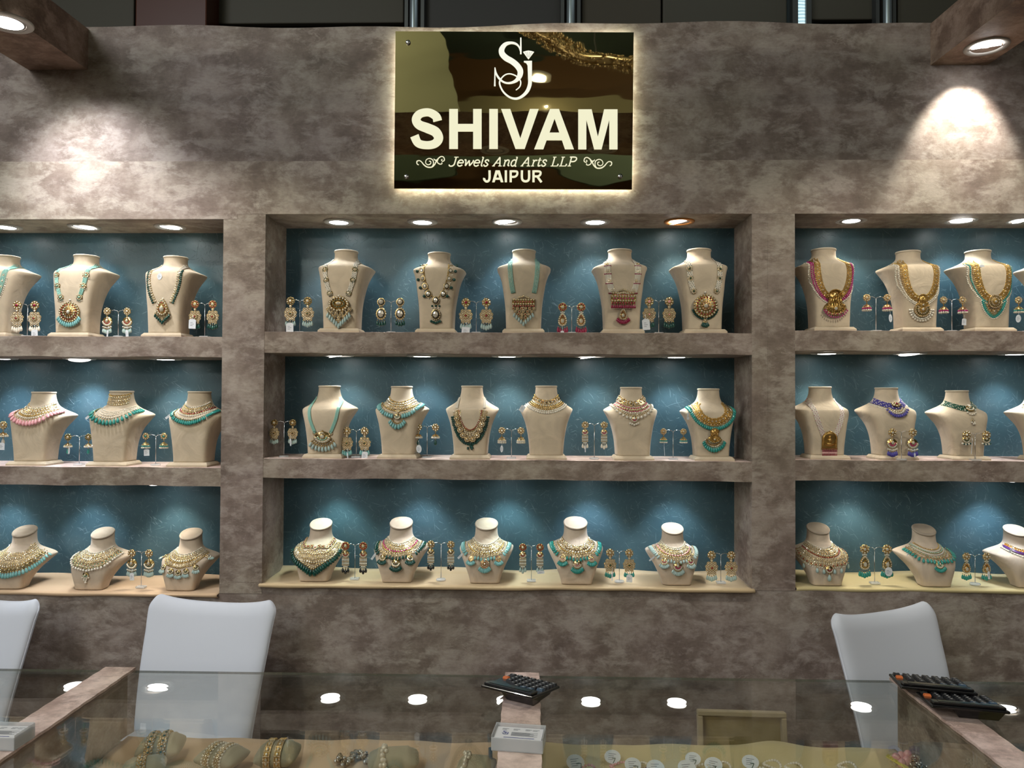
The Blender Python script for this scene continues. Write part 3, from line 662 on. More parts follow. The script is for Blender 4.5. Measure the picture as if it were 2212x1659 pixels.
# ------------------------------------------------------------------ busts
def ring(z, a, yf, ym, yb, n, seg=48, bw=2.2):
    out = []
    for k in range(seg):
        t = 2*math.pi*k/seg; c_, s_ = math.cos(t), math.sin(t)
        e = n if s_ < 0 else bw
        x = a*math.copysign(abs(c_)**(2/n), c_) if s_ < 0 else a*math.copysign(abs(c_)**(2/bw), c_)
        y = ym-(ym-yf)*abs(s_)**(2/e) if s_ < 0 else ym+(yb-ym)*abs(s_)**(2/e)
        out.append((x, y, z))
    return out
def bust_profile(kind):
    # z, half width, front, widest, back, exponent
    if kind == 'tall': P = [(.014, .062, -.045, .032, .040, 8), (.05, .063, -.046, .032, .040, 8), (.10, .066, -.048, .035, .044, 7), (.15, .073, -.05, .047, .056, 6), (.19, .080, -.05, .067, .078, 5), (.22, .089, -.047, .090, .102, 4.4), (.2385, .0975, -.040, .100, .112, 3.6), (.2455, .093, -.031, .096, .108, 3.2), (.254, .074, -.018, .082, .098, 2.6), (.265, .054, -.004, .064, .092, 2.2), (.277, .043, .004, .05, .090, 2.0), (.290, .041, .006, .048, .088, 2.0), (.300, .0415, .005, .048, .088, 2.0)]
    elif kind == 'mid': P = [(.014, .062, -.045, .032, .040, 8), (.05, .064, -.046, .034, .042, 8), (.09, .069, -.049, .038, .048, 7), (.13, .078, -.051, .054, .064, 5.6), (.16, .090, -.05, .080, .090, 4.6), (.179, .0995, -.045, .094, .104, 3.4), (.187, .096, -.038, .090, .102, 3.0), (.197, .080, -.027, .076, .092, 2.5), (.208, .063, -.015, .060, .086, 2.2), (.221, .050, -.006, .046, .084, 2.0), (.240, .0425, -.002, .042, .080, 2.0), (.258, .040, .001, .040, .078, 2.0), (.264, .0395, .001, .040, .078, 2.0)]
    else: P = [(.0, .057, -.058, -.01, .012, 7), (.03, .065, -.062, .0, .024, 6.5), (.065, .080, -.064, .03, .055, 5.2), (.09, .095, -.060, .065, .085, 3.8), (.108, .105, -.050, .095, .112, 3.4), (.117, .105, -.042, .098, .116, 3.0), (.127, .091, -.029, .090, .110, 2.6), (.138, .072, -.016, .074, .100, 2.3), (.149, .056, -.005, .058, .093, 2.1), (.163, .0465, .003, .050, .090, 2.0), (.185, .0435, .007, .049, .088, 2.0), (.205, .0435, .008, .050, .088, 2.0)]
    return np.array(P)
def bust_mesh(kind):
    P = bust_profile(kind); n = len(P); m = 46; seg = 48
    t = np.linspace(0, n-1, m); Q = []
    for u in t:     # Catmull-Rom through the section table
        i = min(int(u), n-2); s = u-i; p0, p1, p2, p3 = P[max(i-1, 0)], P[i], P[i+1], P[min(i+2, n-1)]
        Q.append(.5*((2*p1)+(-p0+p2)*s+(2*p0-5*p1+4*p2-p3)*s*s+(-p0+3*p1-3*p2+p3)*s**3))
    vs = []
    for z, a, yf, ym, yb, e in Q: vs += ring(z, a, yf, ym, min(yb, .118), e, seg)
    if kind == 'low':   # neck leans so that its cut faces forward
        vs = [(x, y-.0*z, z-(max(0, (z-.15)/.055)**1.2)*(-(y-.048))*.42) if z > .15 else (x, y, z) for x, y, z in vs]
    fs = [(i*seg+k, i*seg+(k+1) % seg, (i+1)*seg+(k+1) % seg, (i+1)*seg+k) for i in range(m-1) for k in range(seg)]
    fs.append(tuple(range(seg))[::-1]); fs.append(tuple(range((m-1)*seg, m*seg)))
    sm = [True]*(len(fs)-2)+[False]*2
    b = MB(); b.add(vs, fs, 0, sm); return b, vs[-seg:]
BM = {}; BVH = {}
for kd in ('tall', 'mid', 'low'):
    b, top = bust_mesh(kd); body = b.mesh('body', CREAM3 if kd == 'low' else CREAM)
    BVH[kd] = BVHTree.FromPolygons([Vector(q) for q in np.concatenate(b.v)], b.f)
    tc_ = np.mean(top, 0); up = Vector(np.cross(np.array(top[0])-tc_, np.array(top[12])-tc_)).normalized()
    if up.z < 0: up = -up
    cb = MB(); seg = 48
    rings = []
    for s, h in ((1.0, .0), (1.045, .001), (1.05, .0045), (1.02, .0068), (.93, .0068), (.91, .0058), (.6, .0066), (.0, .007)):
        rings += [tuple(tc_+(np.array(q)-tc_)*s+np.array(up)*h) for q in top]
    cb.add(rings, [(i*seg+k, i*seg+(k+1) % seg, (i+1)*seg+(k+1) % seg, (i+1)*seg+k) for i in range(7) for k in range(seg)], 0, True)
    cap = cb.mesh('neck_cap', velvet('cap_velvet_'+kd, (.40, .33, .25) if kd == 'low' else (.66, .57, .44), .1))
    base = None
    if kd != 'low':
        pb = MB(); w0, w1, y0, y1 = .0735, .067, -.060, .050
        pb.add([(-w0, y0, 0), (w0, y0, 0), (w0, y1, 0), (-w0, y1, 0), (-w0, y0, .007), (w0, y0, .007), (w0, y1, .007), (-w0, y1, .007), (-w1, y0+.010, .0155), (w1, y0+.010, .0155), (w1, y1-.006, .0155), (-w1, y1-.006, .0155)],
               [(3, 2, 1, 0), (8, 9, 10, 11)]+[(4*j+k, 4*j+(k+1) % 4, 4*j+4+(k+1) % 4, 4*j+4+k) for j in range(2) for k in range(4)], 0, False)
        base = pb.mesh('plinth', CREAM)
    BM[kd] = (body, cap, base)
def surf(kd, x, z):
    h = BVH[kd].ray_cast(Vector((x, -1, z)), Vector((0, 1, 0)))
    if h[0] is None or h[0].y > .085: return None
    return np.array(h[0]), np.array(h[1] if h[1].y < 0 else -h[1])

# ------------------------------------------------------------------ necklaces
class Path:
    """symmetric front-view curve given by its right half, from the top down"""
    def __init__(s, pts, closed=True):
        P = [np.array(p, float) for p in pts]
        if closed:
            P = [np.array((-p[0], p[1])) for p in P]+([np.array(p) for p in P[::-1]][1:] if abs(P[-1][0]) < 1e-6 else P[::-1])
        Q = []
        for i in range(len(P)-1):
            p0, p1, p2, p3 = P[max(i-1, 0)], P[i], P[i+1], P[min(i+2, len(P)-1)]
            for k in range(12):
                t = k/12; Q.append(.5*((2*p1)+(-p0+p2)*t+(2*p0-5*p1+4*p2-p3)*t*t+(-p0+3*p1-3*p2+p3)*t**3))
        Q.append(P[-1]); s.q = np.array(Q); s.s = np.concatenate([[0], np.cumsum(np.linalg.norm(np.diff(s.q, axis=0), axis=1))]); s.L = s.s[-1]
    def at(s, d, off=0):
        x = np.interp(d, s.s, s.q[:, 0]); z = np.interp(d, s.s, s.q[:, 1]); e = .002
        t = np.array([np.interp(d+e, s.s, s.q[:, 0])-np.interp(d-e, s.s, s.q[:, 0]), np.interp(d+e, s.s, s.q[:, 1])-np.interp(d-e, s.s, s.q[:, 1])]); t = t/(np.linalg.norm(t)+1e-9)
        nrm = np.array([t[1], -t[0]])          # outward (down) when running left to right
        return np.array([x, z])+nrm*off, t, nrm
def frame(p, n, down2):
    """orthonormal frame: Z along the surface normal, -Y along the front-view direction DOWN2"""
    Z = n/np.linalg.norm(n); d = np.array([down2[0], 0, down2[1]], float); Y = -(d-Z*d.dot(Z)); Y = Y/(np.linalg.norm(Y)+1e-9); X = np.cross(Y, Z); return X, Y, Z
MEDAL = {'flower', 'kflower', 'cflower', 'gflower', 'kundan', 'square', 'moon', 'tear', 'round', 'fan', 'barv', 'barfan', 'temple', 'arch'}
class Neck:
    def __init__(s, kd, par, metal='gold', acc='emerald', acc2='ruby'):
        s.kd = kd; s.par = par; s.metal, s.acc, s.acc2 = metal, acc, acc2; s.b = MB(); s.sl = slots(metal, acc, acc2); s.nd = 0
    def one(s, key, x, z, size, down=(0, -1), lift=.0, acc=None, part=None, parent=None, sy=None):
        h = surf(s.kd, x, z)
        if h is None: return None
        p, n = h; X, Y, Z = frame(p, n, down); p = p+Z*(lift+size*.18)
        M = TM(p, size, sy or size, size, X, Y, Z)
        if key in MEDAL:
            m = tmesh(part or ('pendant' if size > .02 else 'medallion'), key, s.sl, s.metal, acc or s.acc, s.acc2)
            return mobj(m.name.split('.')[0], m, s.par, mw=M)
        s.b.put(T[key], M); return M
    def spread(s, path, gap, lo, hi, off=0):
        """stations evenly spaced along the real surface"""
        dd = np.linspace(path.L*lo, path.L*hi, 90); P = []; last = None
        for d in dd:
            q, _, _ = path.at(d, off); h = surf(s.kd, q[0], q[1]); P.append(None if h is None else h[0])
        ln = [0.]
        for a, b_ in zip(P[:-1], P[1:]): ln.append(ln[-1]+(0 if a is None or b_ is None else min(.012, np.linalg.norm(b_-a))))
        n = max(1, int(round(ln[-1]/gap))); return [float(np.interp(ln[-1]*(i+.5)/n, ln, dd)) for i in range(n)]
    def row(s, path, key, size, gap, off=0, lo=0, hi=1, lift=0, jig=0, alt=None, sy=None):
        if isinstance(path, Fam):
            path = path.get(off); off = 0
            if key not in ('pearl', 'sbead', 'spearl'): size *= 1.28; gap *= 1.13
        for i, d in enumerate(s.spread(path, gap, lo, hi, off)):
            q, t, nr = path.at(d, off+random.uniform(-jig, jig))
            k = key if alt is None or i % 2 == 0 else alt
            s.one(k, q[0], q[1], size, nr, lift, sy=sy)
    def drops(s, path, color, size, gap, off=0, lo=0, hi=1, grow=0, lift=.003, long=1.0):
        for d in s.spread(path, gap*1.12, lo, hi, off):
            u = d/path.L; q, t, nr = path.at(d, off)
            sz = 1.18*size*(1+grow*(1-abs(2*u-1))); dn = nr*.5+np.array([0, -1])*.5
            s.drop(q[0], q[1], color, sz, dn, lift, long)
    def drop(s, x, z, color, size, dn=(0, -1), lift=.003, long=1.0):
        h = surf(s.kd, x, z)
        if h is None: return
        p, n = h; X, Y, Z = frame(p, n, dn)
        if s.nd < 99: mobj('bead_drop', tmesh('bead_drop', 'drop', None, s.metal, color), s.par, mw=TM(p+Z*(lift+size*.3), size, size*long, size, X, Y, Z))
        s.nd += 1
    def cord(s, pts, r, slot, lift=.002):
        """thin strand laid over the surface"""
        out = []
        for x, z in pts:
            h = surf(s.kd, x, z)
            if h is not None: out.append(h[0]+h[1]/np.linalg.norm(h[1])*lift)
        if len(out) > 1: s.b.tube(out, r, 5, slot)
    def strap(s, path, width, k, slot=2, lo=0, hi=1, r=.0013, knots=None):
        keep = s.b; s.b = MB()
        for j in range(k):
            off = width*((j+.5)/k-.5); dd = np.linspace(lo, hi, 16)
            s.cord([path.at(path.L*u, off)[0] for u in dd], r, slot, .0025)
            n = int(path.L*(hi-lo)/.006)
            for i in range(n):
                if (i+j) % 3 == 0: q, t, nr = path.at(path.L*(lo+(hi-lo)*(i+.5)/n), off); s.one('sbead' if knots is None else knots, q[0], q[1], .0019, nr, .002)
        s.b.obj('strap', s.sl, s.par); s.b = keep
    def fringe(s, par_obj, n, w, y0, drop_, color, size, long=1.0, curve='round'):
        """drops hanging from the lower rim of a pendant (in its own plane units)"""
        sc = par_obj.scale[0]
        for i in range(n):
            u = -1+2*(i+.5)/n
            if curve == 'round': a = math.pi*1.5+u*w; x, y = math.cos(a)*1.0, math.sin(a)*1.0+y0; rot = u*w*.45
            elif curve == 'vee': x = u*w; y = y0-drop_*(1-abs(u)); rot = u*.25
            else: x = u*w; y = y0; rot = 0
            M = Matrix.Translation((x, y, .12))@Matrix.Rotation(rot, 4, 'Z')@Matrix.Diagonal((size/sc, size*long/sc, size/sc, 1))
            if s.nd < 99: mobj('bead_drop', tmesh('bead_drop', 'drop', None, s.metal, color), par_obj, mw=M)
            s.nd += 1
    def card(s, x, z, w, h, shape='rect', rot=0.2, hang=.0):
        q = surf(s.kd, max(-.095, min(.095, x)), z)
        if q is None: q = (np.array([x, -.02, z]), np.array([0, -1, 0]))
        p, n = q; p = np.array([x, p[1]-.006, z])
        make_card(s.par, p, w, h, shape, rot)
    def done(s):
        if s.b.n: s.b.obj('strand', s.sl, s.par)
def make_card(par, p, w, h, shape, rot):
    b = MB()
    if shape == 'rect': pts = [(-w/2, 0), (w/2, 0), (w/2, -h), (-w/2, -h)] if w > h*.9 else [(-w/2, -h*.12), (-w/4, 0), (w/4, 0), (w/2, -h*.12), (w/2, -h), (-w/2, -h)]
    else: pts = [(w/2*math.sin(t)*(1+.03*math.cos(16*t)), -h/2+h/2*math.cos(t)*(1+.03*math.cos(16*t))) for t in [2*math.pi*k/48 for k in range(48)]]
    n = len(pts); b.add([(x, 0, z) for x, z in pts]+[(x, -.0006, z) for x, z in pts], [tuple(range(n)), tuple(range(n, 2*n))[::-1]]+[(k, (k+1) % n, n+(k+1) % n, n+k) for k in range(n)], 0, False)
    for k in range(3): b.box(-w*.28, w*(.05+.18*(k % 2)), -.0009, -.0005, -h*(.38+.16*k), -h*(.35+.16*k), 1)
    b.tube([(0, 0, 0), (.001, .001, .006), (0, .002, .012)], .0005, 4, 0)
    b.obj('price_tag', [TAG, INK], par, mw=Matrix.Translation(Vector(p))@Matrix.Rotation(rot, 4, 'Y'))

def sidepaths(pts):
    r = Path(pts, False); l = Path([(-x, z) for x, z in pts], False); return l, r
SX = {'tall': [(.047, .274), (.053, .245), (.051, .205), (.042, .165), (.030, .130)],
      'mid': [(.048, .234), (.052, .205), (.050, .165), (.040, .12), (.030, .090)]}
def strapped(n, kd, color_slot, k, w, meds, key, msz, pts=None):
    pts = pts or SX[kd]
    for pth in sidepaths(pts):
        n.strap(pth, w, k, color_slot)
        for u in meds: q, t, nr = pth.at(pth.L*u); n.one(key, q[0], q[1], msz)
def choker(n, path, rows):
    for r in rows: n.row(path, *r[:3], **(r[3] if len(r) > 3 else {}))
class Fam:
    """band between an upper and a lower curve; OFF runs from -.02 (top) to .024 (bottom)"""
    def __init__(s, top, bot): s.a = np.array(top, float); s.b = np.array(bot, float); s.c = {}
    def get(s, off):
        t = round((off+.02)/.044, 3)
        if t not in s.c: s.c[t] = Path((s.a*(1-t)+s.b*t).tolist())
        return s.c[t]
    @property
    def L(s): return s.get(0).L
    def at(s, d, off=0): p = s.get(off); return p.at(d/s.L*p.L)
CH_M = Fam([(.044, .244), (.041, .234), (.030, .223), (.015, .217), (0, .215)], [(.076, .204), (.067, .190), (.044, .178), (.021, .171), (0, .169)])
CH_L = Fam([(.046, .176), (.043, .166), (.032, .156), (.016, .150), (0, .148)], [(.076, .136), (.068, .120), (.045, .107), (.022, .101), (0, .099)])
BIB_L = lambda w, top, bot: Path([(min(.097, w*1.12), top+.004), (min(.096, w*1.10), top-.016), (w*.78, (top+bot)/2-.016), (w*.38, bot+.001), (0, bot-.004)])

# style of every necklace
def k_mint_pearl(n):
    strapped(n, 'tall', 2, 6, .016, (.35, .5, .64, .78, .92), 'flower', .0085)
    for pth in sidepaths(SX['tall']): n.row(pth, 'pearl', .0026, .007, .011, .4, 1); n.row(pth, 'pearl', .0026, .007, -.011, .4, 1)
    p = n.one('fan', 0, .095, .036); n.fringe(p, 9, .85, -.2, .8, 'pearl', .007, 1, 'vee')
def k_mint_round(n):
    strapped(n, 'tall', 2, 6, .013, (.36, .63, .92), 'cflower', .0115)
    for pth in sidepaths(SX['tall']):
        for u in (.36, .63, .92):
            q, _, _ = pth.at(pth.L*u)
            for k in range(5): n.one('pearl', q[0]-.009+.0045*k, q[1]-.011-.002*(2-abs(k-2)), .0024)
    p = n.one('round', 0, .088, .036, acc='ruby'); n.fringe(p, 13, 1.25, 0, 0, 'aqua', .0095, 1.1); n.one('pearl', 0, .131, .004)
def k_cord_tear(n):
    for pth in sidepaths([(.044, .274), (.05, .245)]): n.strap(pth, .012, 5, 3, 0, 1, .0012, 'spearl')
    for pth in sidepaths([(.05, .245), (.05, .205), (.042, .165), (.026, .125)]):
        n.row(pth, 'stone', .0042, .0085, 0); n.row(pth, 'kflower', .0055, .012, -.004 if pth.q[0][0] > 0 else .004); n.row(pth, 'bead', .0036, .0075, .011 if pth.q[0][0] < 0 else -.011); n.row(pth, 'bead', .003, .0075, .0075 if pth.q[0][0] < 0 else -.0075)
    n.one('bead', 0, 0, 0)
    p = n.one('tear', 0, .105, .030, acc='ruby'); n.one('pearl', 0, .139, .0042)
    q = n.one('fan', 0, .085, .028, acc='ruby'); n.fringe(q, 9, .95, .1, 1.0, 'emerald', .008, 1, 'vee')
    n.card(-.012, .232, .017, .024, 'oval', .1)
def k_white_fan(n):
    strapped(n, 'tall', 3, 7, .015, (.34, .6, .93), 'flower', .0105)
    for pth in sidepaths(SX['tall']):
        for u in (.47, .76): q, _, _ = pth.at(pth.L*u); n.one('kflower', q[0], q[1], .006)
    p = n.one('fan', 0, .082, .044); n.fringe(p, 11, .9, -.15, .95, 'pale', .0105, 1.1, 'vee')
def k_emerald_v(n):
    P = Path([(.047, .262), (.052, .235), (.047, .195), (.034, .155), (.018, .128), (0, .118)])
    n.row(P, 'gball', .0022, .004, -.008); n.row(P, 'gball', .0022, .004, -.0055)
    for u, sz in ((.03, .0085), (.11, .009), (.2, .0095), (.29, .0115), (.385, .0125), (.5, .0140), (.615, .0125), (.71, .0115), (.8, .0095), (.89, .009), (.97, .0085)):
        q, t, nr = P.at(P.L*u); n.one('kundan', q[0], q[1], sz, (0, -1), acc='black', sy=sz*1.15); q2, _, _ = P.at(P.L*u, .0165)
        if abs(u-.5) > .05: n.one('bead', q2[0], q2[1], .0062, lift=.002); n.one('spearl', *P.at(P.L*(u+.045), .008)[0], .003)
    n.one('kundan', 0, .067, .0175, acc='black', sy=.021); 
    for k in range(5): n.one('bead', -.016+.008*k, .042-.003*(2-abs(k-2)), .0055, lift=.002)
    for x in (-.012, 0, .012): n.one('spearl', x, .092, .003); n.one('bead', x*1.1, .098, .0042)
def k_mint_bar(n):
    pts = [(.044, .274), (.048, .245), (.046, .205), (.041, .165), (.036, .140)]
    strapped(n, 'tall', 2, 6, .016, (.42, .52, .62, .72, .82, .93), 'cflower', .0075, pts)
    p = n.one('barfan', 0, .085, .040, acc='ruby'); n.fringe(p, 9, .85, -.25, .85, 'pale', .009, 1.1, 'vee')
def k_white_ruby(n):
    pts = [(.047, .270), (.052, .245), (.051, .205), (.045, .170), (.036, .142)]
    for pth in sidepaths(pts):
        n.strap(pth, .020, 8, 3, knots='spearl')
        for u in (.2, .42, .68, .95):
            q, _, _ = pth.at(pth.L*u); n.one('kflower', q[0], q[1], .0095)
            for k in range(6): n.one('sbead', q[0]-.010+.004*k, q[1]-.009, .0026, lift=.002)
    p = n.one('barv', 0, .110, .038, acc='ruby'); p2 = n.one('barv', 0, .095, .043, acc='ruby', lift=.001); n.fringe(p2, 13, 1.0, .1, 0, 'ruby', .0075, 1, 'flat')
    t = n.one('tear', 0, .064, .0195, acc='ruby', lift=.004); n.fringe(t, 9, 1.1, .1, 0, 'ruby', .0085, 1)
def k_white_round(n):
    strapped(n, 'tall', 3, 7, .017, (.38, .62, .95), 'cflower', .0105, [(.046, .274), (.052, .245), (.051, .205), (.046, .170), (.037, .140)])
    p = n.one('round', 0, .095, .040, acc='ruby'); n.one('pearl', 0, .142, .0045)
    for i in range(17):
        a = math.pi*1.5+(-1+2*i/16)*1.25; n.one('bead', .044*math.cos(a), .095+.044*math.sin(a), .0042, lift=.002); n.one('sbead', .040*math.cos(a), .095+.040*math.sin(a), .003, lift=.002)
    t = n.one('tear', 0, .047, .010, lift=.003); n.fringe(t, 5, .9, 0, 0, 'emerald', .009, 1)
def antique(n, outer, pend, pcol, rows=2, psz=.036, z=.085):
    P = Path([(.043, .270), (.053, .245), (.055, .205), (.046, .160), (.028, .130), (0, .118)])
    n.row(P, 'gflower', .0072, .0125, 0); n.row(P, 'gball', .003, .0052, -.008); n.row(P, 'gem2', .0035, .0075, .0075)
    for j in range(rows): n.row(P, outer[j], .0031, .0066, .012+.0055*j, jig=.0006)
    p = n.one(pend, 0, z, psz, lift=.003, acc='magenta' if pcol == 'magenta' else 'emerald'); return p
def k_antique_magenta(n):
    p = antique(n, ('bead', 'bead', 'pearl'), 'temple', 'magenta', 3, .042, .095); n.fringe(p, 13, 1.2, .0, 0, 'magenta', .005, 1)
    n.card(-.062, .247, .018, .024, 'oval', .15)
def k_antique_pearl(n):
    p = antique(n, ('gball', 'pearl', 'pearl'), 'round', 'x', 3, .028, .080); n.one('temple', 0, .105, .024, lift=.006)
    for j in range(2):
        for i in range(15-j): a = math.pi*1.5+(-1+2*i/(14-j))*1.5; n.one('pearl', (.034+.008*j)*math.cos(a), .080+(.034+.008*j)*math.sin(a), .0042, lift=.003)
def k_antique_green(n):
    p = antique(n, ('gball', 'bead', 'pearl'), 'round', 'x', 3, .024, .108)
    P = Path([(.036, .115), (.026, .085), (.012, .066), (0, .058)])
    n.row(P, 'gflower', .006, .010, -.006); n.row(P, 'gem', .004, .007, 0); n.row(P, 'bead', .004, .006, .006); n.row(P, 'pearl', .003, .0065, .012); n.one('tear', 0, .075, .012)
    n.card(-.038, .242, .023, .026, 'oval', 0)
# shelf two
def k_choker_pink(n):
    choker(n, CH_M, [('stone', .0045, .0078, dict(off=-.012)), ('square', .0085, .0150, dict(off=-.001)), ('stone', .0042, .0082, dict(off=.009)), ('gball', .0026, .0052, dict(off=.014)), ('pearl', .003, .0075, dict(off=.019))])
    Pm = Path([(.072, .209), (.066, .192), (.046, .176), (.022, .168), (0, .165)]); n.row(Pm, 'stone', .0034, .0082, -.006, jig=.001); n.drops(Pm, 'pink', .0105, .0098)
def k_choker_tall(n):
    for j in range(5): n.row(Path([(.0385, .256-.0068*j), (.030, .250-.0068*j), (0, .246-.0068*j)]), 'stone' if j % 2 == 0 else 'kflower', .0042, .0075)
    n.row(Path([(.041, .262), (.03, .256), (0, .252)]), 'gball', .0028, .0054)
    for j in range(3): n.row(CH_M, 'pearl', .0028, .006, .001+.0058*j, jig=.0006)
    Pm = Path([(.072, .209), (.066, .192), (.046, .176), (.022, .168), (0, .165)]); n.row(Pm, 'pearl', .0032, .0085, -.007); n.drops(Pm, 'teal', .0100, .0110, lo=.02, hi=.98)
    n.card(-.078, .187, .008, .030, 'rect', .9)
def k_choker_tealfringe(n):
    choker(n, CH_M, [('pearl', .0032, .0072, dict(off=-.016)), ('gball', .003, .006, dict(off=-.010)), ('kflower', .0070, .0125, dict(off=-.003)), ('gem2', .0036, .008, dict(off=.006)), ('pearl', .0036, .0075, dict(off=.013))])
    Pm = Path([(.072, .209), (.066, .192), (.046, .176), (.022, .168), (0, .165)]); n.row(Pm, 'pearl', .003, .0066, -.004); n.row(Pm, 'gball', .0018, .004, .0); n.drops(Pm, 'teal', .0068, .0062, grow=.25)
    n.card(-.082, .188, .008, .028, 'rect', .9)
def k_mint_moon(n):
    pts = [(.045, .228), (.053, .195), (.049, .150), (.036, .112), (.028, .095)]
    strapped(n, 'mid', 2, 6, .011, (.62, .8, .97), 'flower', .0055, pts)
    p = n.one('moon', 0, .078, .032, sy=.024); q = n.one('kflower', 0, .089, .010, lift=.004); n.one('cflower', -.03, .093, .008); n.one('cflower', .03, .093, .008)
    Pm = Path([(.042, .068), (.03, .056), (.015, .05), (0, .048)])
    n.row(Pm, 'stone', .0038, .0082, -.004); n.row(Pm, 'gball', .003, .0082, .002); n.drops(Pm, 'pale', .0098, .0098, .004)
def k_choker_aqua(n):
    choker(n, CH_M, [('gball', .0026, .0058, dict(off=-.014)), ('stone', .0045, .0082, dict(off=-.008)), ('stone', .0045, .0086, dict(off=0)), ('kflower', .0058, .0105, dict(off=.009)), ('gball', .0028, .0056, dict(off=.016))])
    Pm = Path([(.072, .209), (.066, .192), (.046, .176), (.022, .168), (0, .165)])
    for lo, hi in ((0, .42), (.58, 1)): n.drops(Pm, 'aqua', .0092, .0074, lo=lo, hi=hi)
    n.one('kflower', 0, .176, .0075); p = n.one('moon', 0, .157, .0125, lift=.004)
    Pq = Path([(.020, .150), (.014, .139), (0, .132)]); n.row(Pq, 'gball', .0025, .005); n.drops(Pq, 'aqua', .0085, .0068, .003, grow=.2); n.drops(Path([(.012, .138), (0, .130)]), 'aqua', .0085, .0075, .004)
def k_bib_rounds(n):
    for pth in sidepaths([(.045, .226), (.049, .205), (.051, .185)]): n.strap(pth, .009, 4, 3, knots='spearl')
    P = Path([(.051, .180), (.047, .150), (.038, .115), (.022, .085), (0, .072)])
    Pi = Path([(.046, .180), (.040, .150), (.028, .122), (.014, .108), (0, .103)])
    n.row(Pi, 'gem2', .0032, .006, -.004); n.row(Pi, 'gball', .0025, .005, .001); n.row(Pi, 'stone', .0038, .0075, .0075, jig=.001); n.row(Pi, 'kflower', .0052, .0115, .015)
    n.row(P, 'stone', .0033, .0075, -.012, jig=.0015); n.row(P, 'kflower', .0110, .0215, .001, .08, .92, lift=.004)
    for o in (.012, .0165, .020): n.row(P, 'bead', .0036, .0072, o, .08, .92, jig=.0012)
    for i in range(9): n.one('bead', random.uniform(-.010, .010), .047-.002*i*.6, .004, lift=.002)
def k_choker_multi(n):
    choker(n, CH_M, [('gball', .0032, .0075, dict(off=-.019)), ('kflower', .0072, .0135, dict(off=-.010)), ('gem', .0038, .0125, dict(off=-.010, lift=.003)), ('stone', .0042, .0084, dict(off=-.001)), ('gball', .0026, .0062, dict(off=.005, sy=.007)), ('gball', .0026, .0062, dict(off=.011, sy=.005)), ('pearl', .0036, .0075, dict(off=.017)), ('pearl', .0042, .0082, dict(off=.0235))])
    for x, z, c in ((-.025, .212, 'teal'), (-.014, .208, 'orange'), (.026, .213, 'orange')):
        n.one('flower', x, z, .0062, acc=c, lift=.004)
    n.card(-.083, .196, .017, .024, 'rect', .55)
def k_choker_squares(n):
    choker(n, CH_M, [('square', .0115, .0180, dict(off=-.012, sy=.013)), ('gem', .0034, .008, dict(off=.004)), ('stone', .004, .0084, dict(off=.009)), ('gem', .0030, .0068, dict(off=.015, jig=.001)), ('pearl', .0034, .0085, dict(off=.019, jig=.001))])
    Pm = Path([(.070, .203), (.060, .186), (.042, .172), (.022, .163), (0, .160)])
    n.row(Pm, 'stone', .0036, .008, -.008, jig=.001); n.row(Pm, 'gball', .0022, .0085, -.003); n.drops(Pm, 'pearl', .0085, .0118, long=.62)
    p = n.one('moon', 0, .151, .013, acc='magenta', lift=.004)
    for k in range(5): n.one('pearl', -.015+.0075*k, .136-.0028*(2-abs(k-2)), .0042, lift=.002)
def k_antique_bib(n):
    P = Path([(.047, .218), (.056, .198), (.048, .172), (.026, .153), (0, .147)])
    n.row(P, 'gflower', .0088, .0145, 0); n.row(P, 'gball', .004, .0066, -.009, jig=.001); n.row(P, 'gball', .0042, .0068, .008, jig=.001); n.row(P, 'gflower', .0062, .012, .0135, .15, .85)
    n.row(P, 'spearl', .0022, .005, .016, 0, 1); n.drops(P, 'teal', .0078, .0062, .018)
    n.one('gball', 0, .125, .004); n.one('temple', 0, .091, .026, lift=.003)
    Pm = Path([(.028, .082), (.022, .068), (.01, .060), (0, .058)]); n.row(Pm, 'gem2', .003, .006); n.row(Pm, 'pearl', .0028, .006, .005); n.drops(Pm, 'teal', .0075, .0065, .007, grow=.3)
    n.card(-.088, .178, .009, .026, 'rect', .05)
def k_arch(n):
    pts = [(.046, .226), (.052, .200), (.044, .150), (.028, .105), (.020, .085)]
    for pth in sidepaths(pts): n.strap(pth, .017, 6, 3, knots='sbead')
    p = n.one('arch', 0, .068, .028, acc='ruby')
    for r in range(3): n.fringe(p, 14, 1.0, -1.1-.26*r, 0, ('ruby', 'pink', 'ruby')[r], .0032, 1.5, 'flat')
def strandchoker(n, knots):
    for off in (-.012, -.0085, -.005, -.0015, .002, .0055):
        n.cord([CH_M.at(CH_M.L*u, off)[0] for u in np.linspace(0, 1, 30)], .0017, 2, .003)
        n.row(CH_M, 'sbead', .0024, .0045, off, lift=.002); n.row(CH_M, 'spearl', .0021, .021, off+.001, lift=.004)
def k_navy(n):
    strandchoker(n, 1); n.row(CH_M, 'pearl', .0036, .0095, .0135)
    p = n.one('cflower', .004, .200, .0175, acc='ruby', lift=.006, part='pendant', sy=.013)
    Pm = Path([(.026, .192), (.016, .182), (0, .178)]); n.row(Pm, 'stone', .0036, .007, .0, lift=.004); n.row(Pm, 'pearl', .003, .0062, .006, lift=.004); n.drops(Pm, 'navy', .0066, .0056, .009, lift=.006)
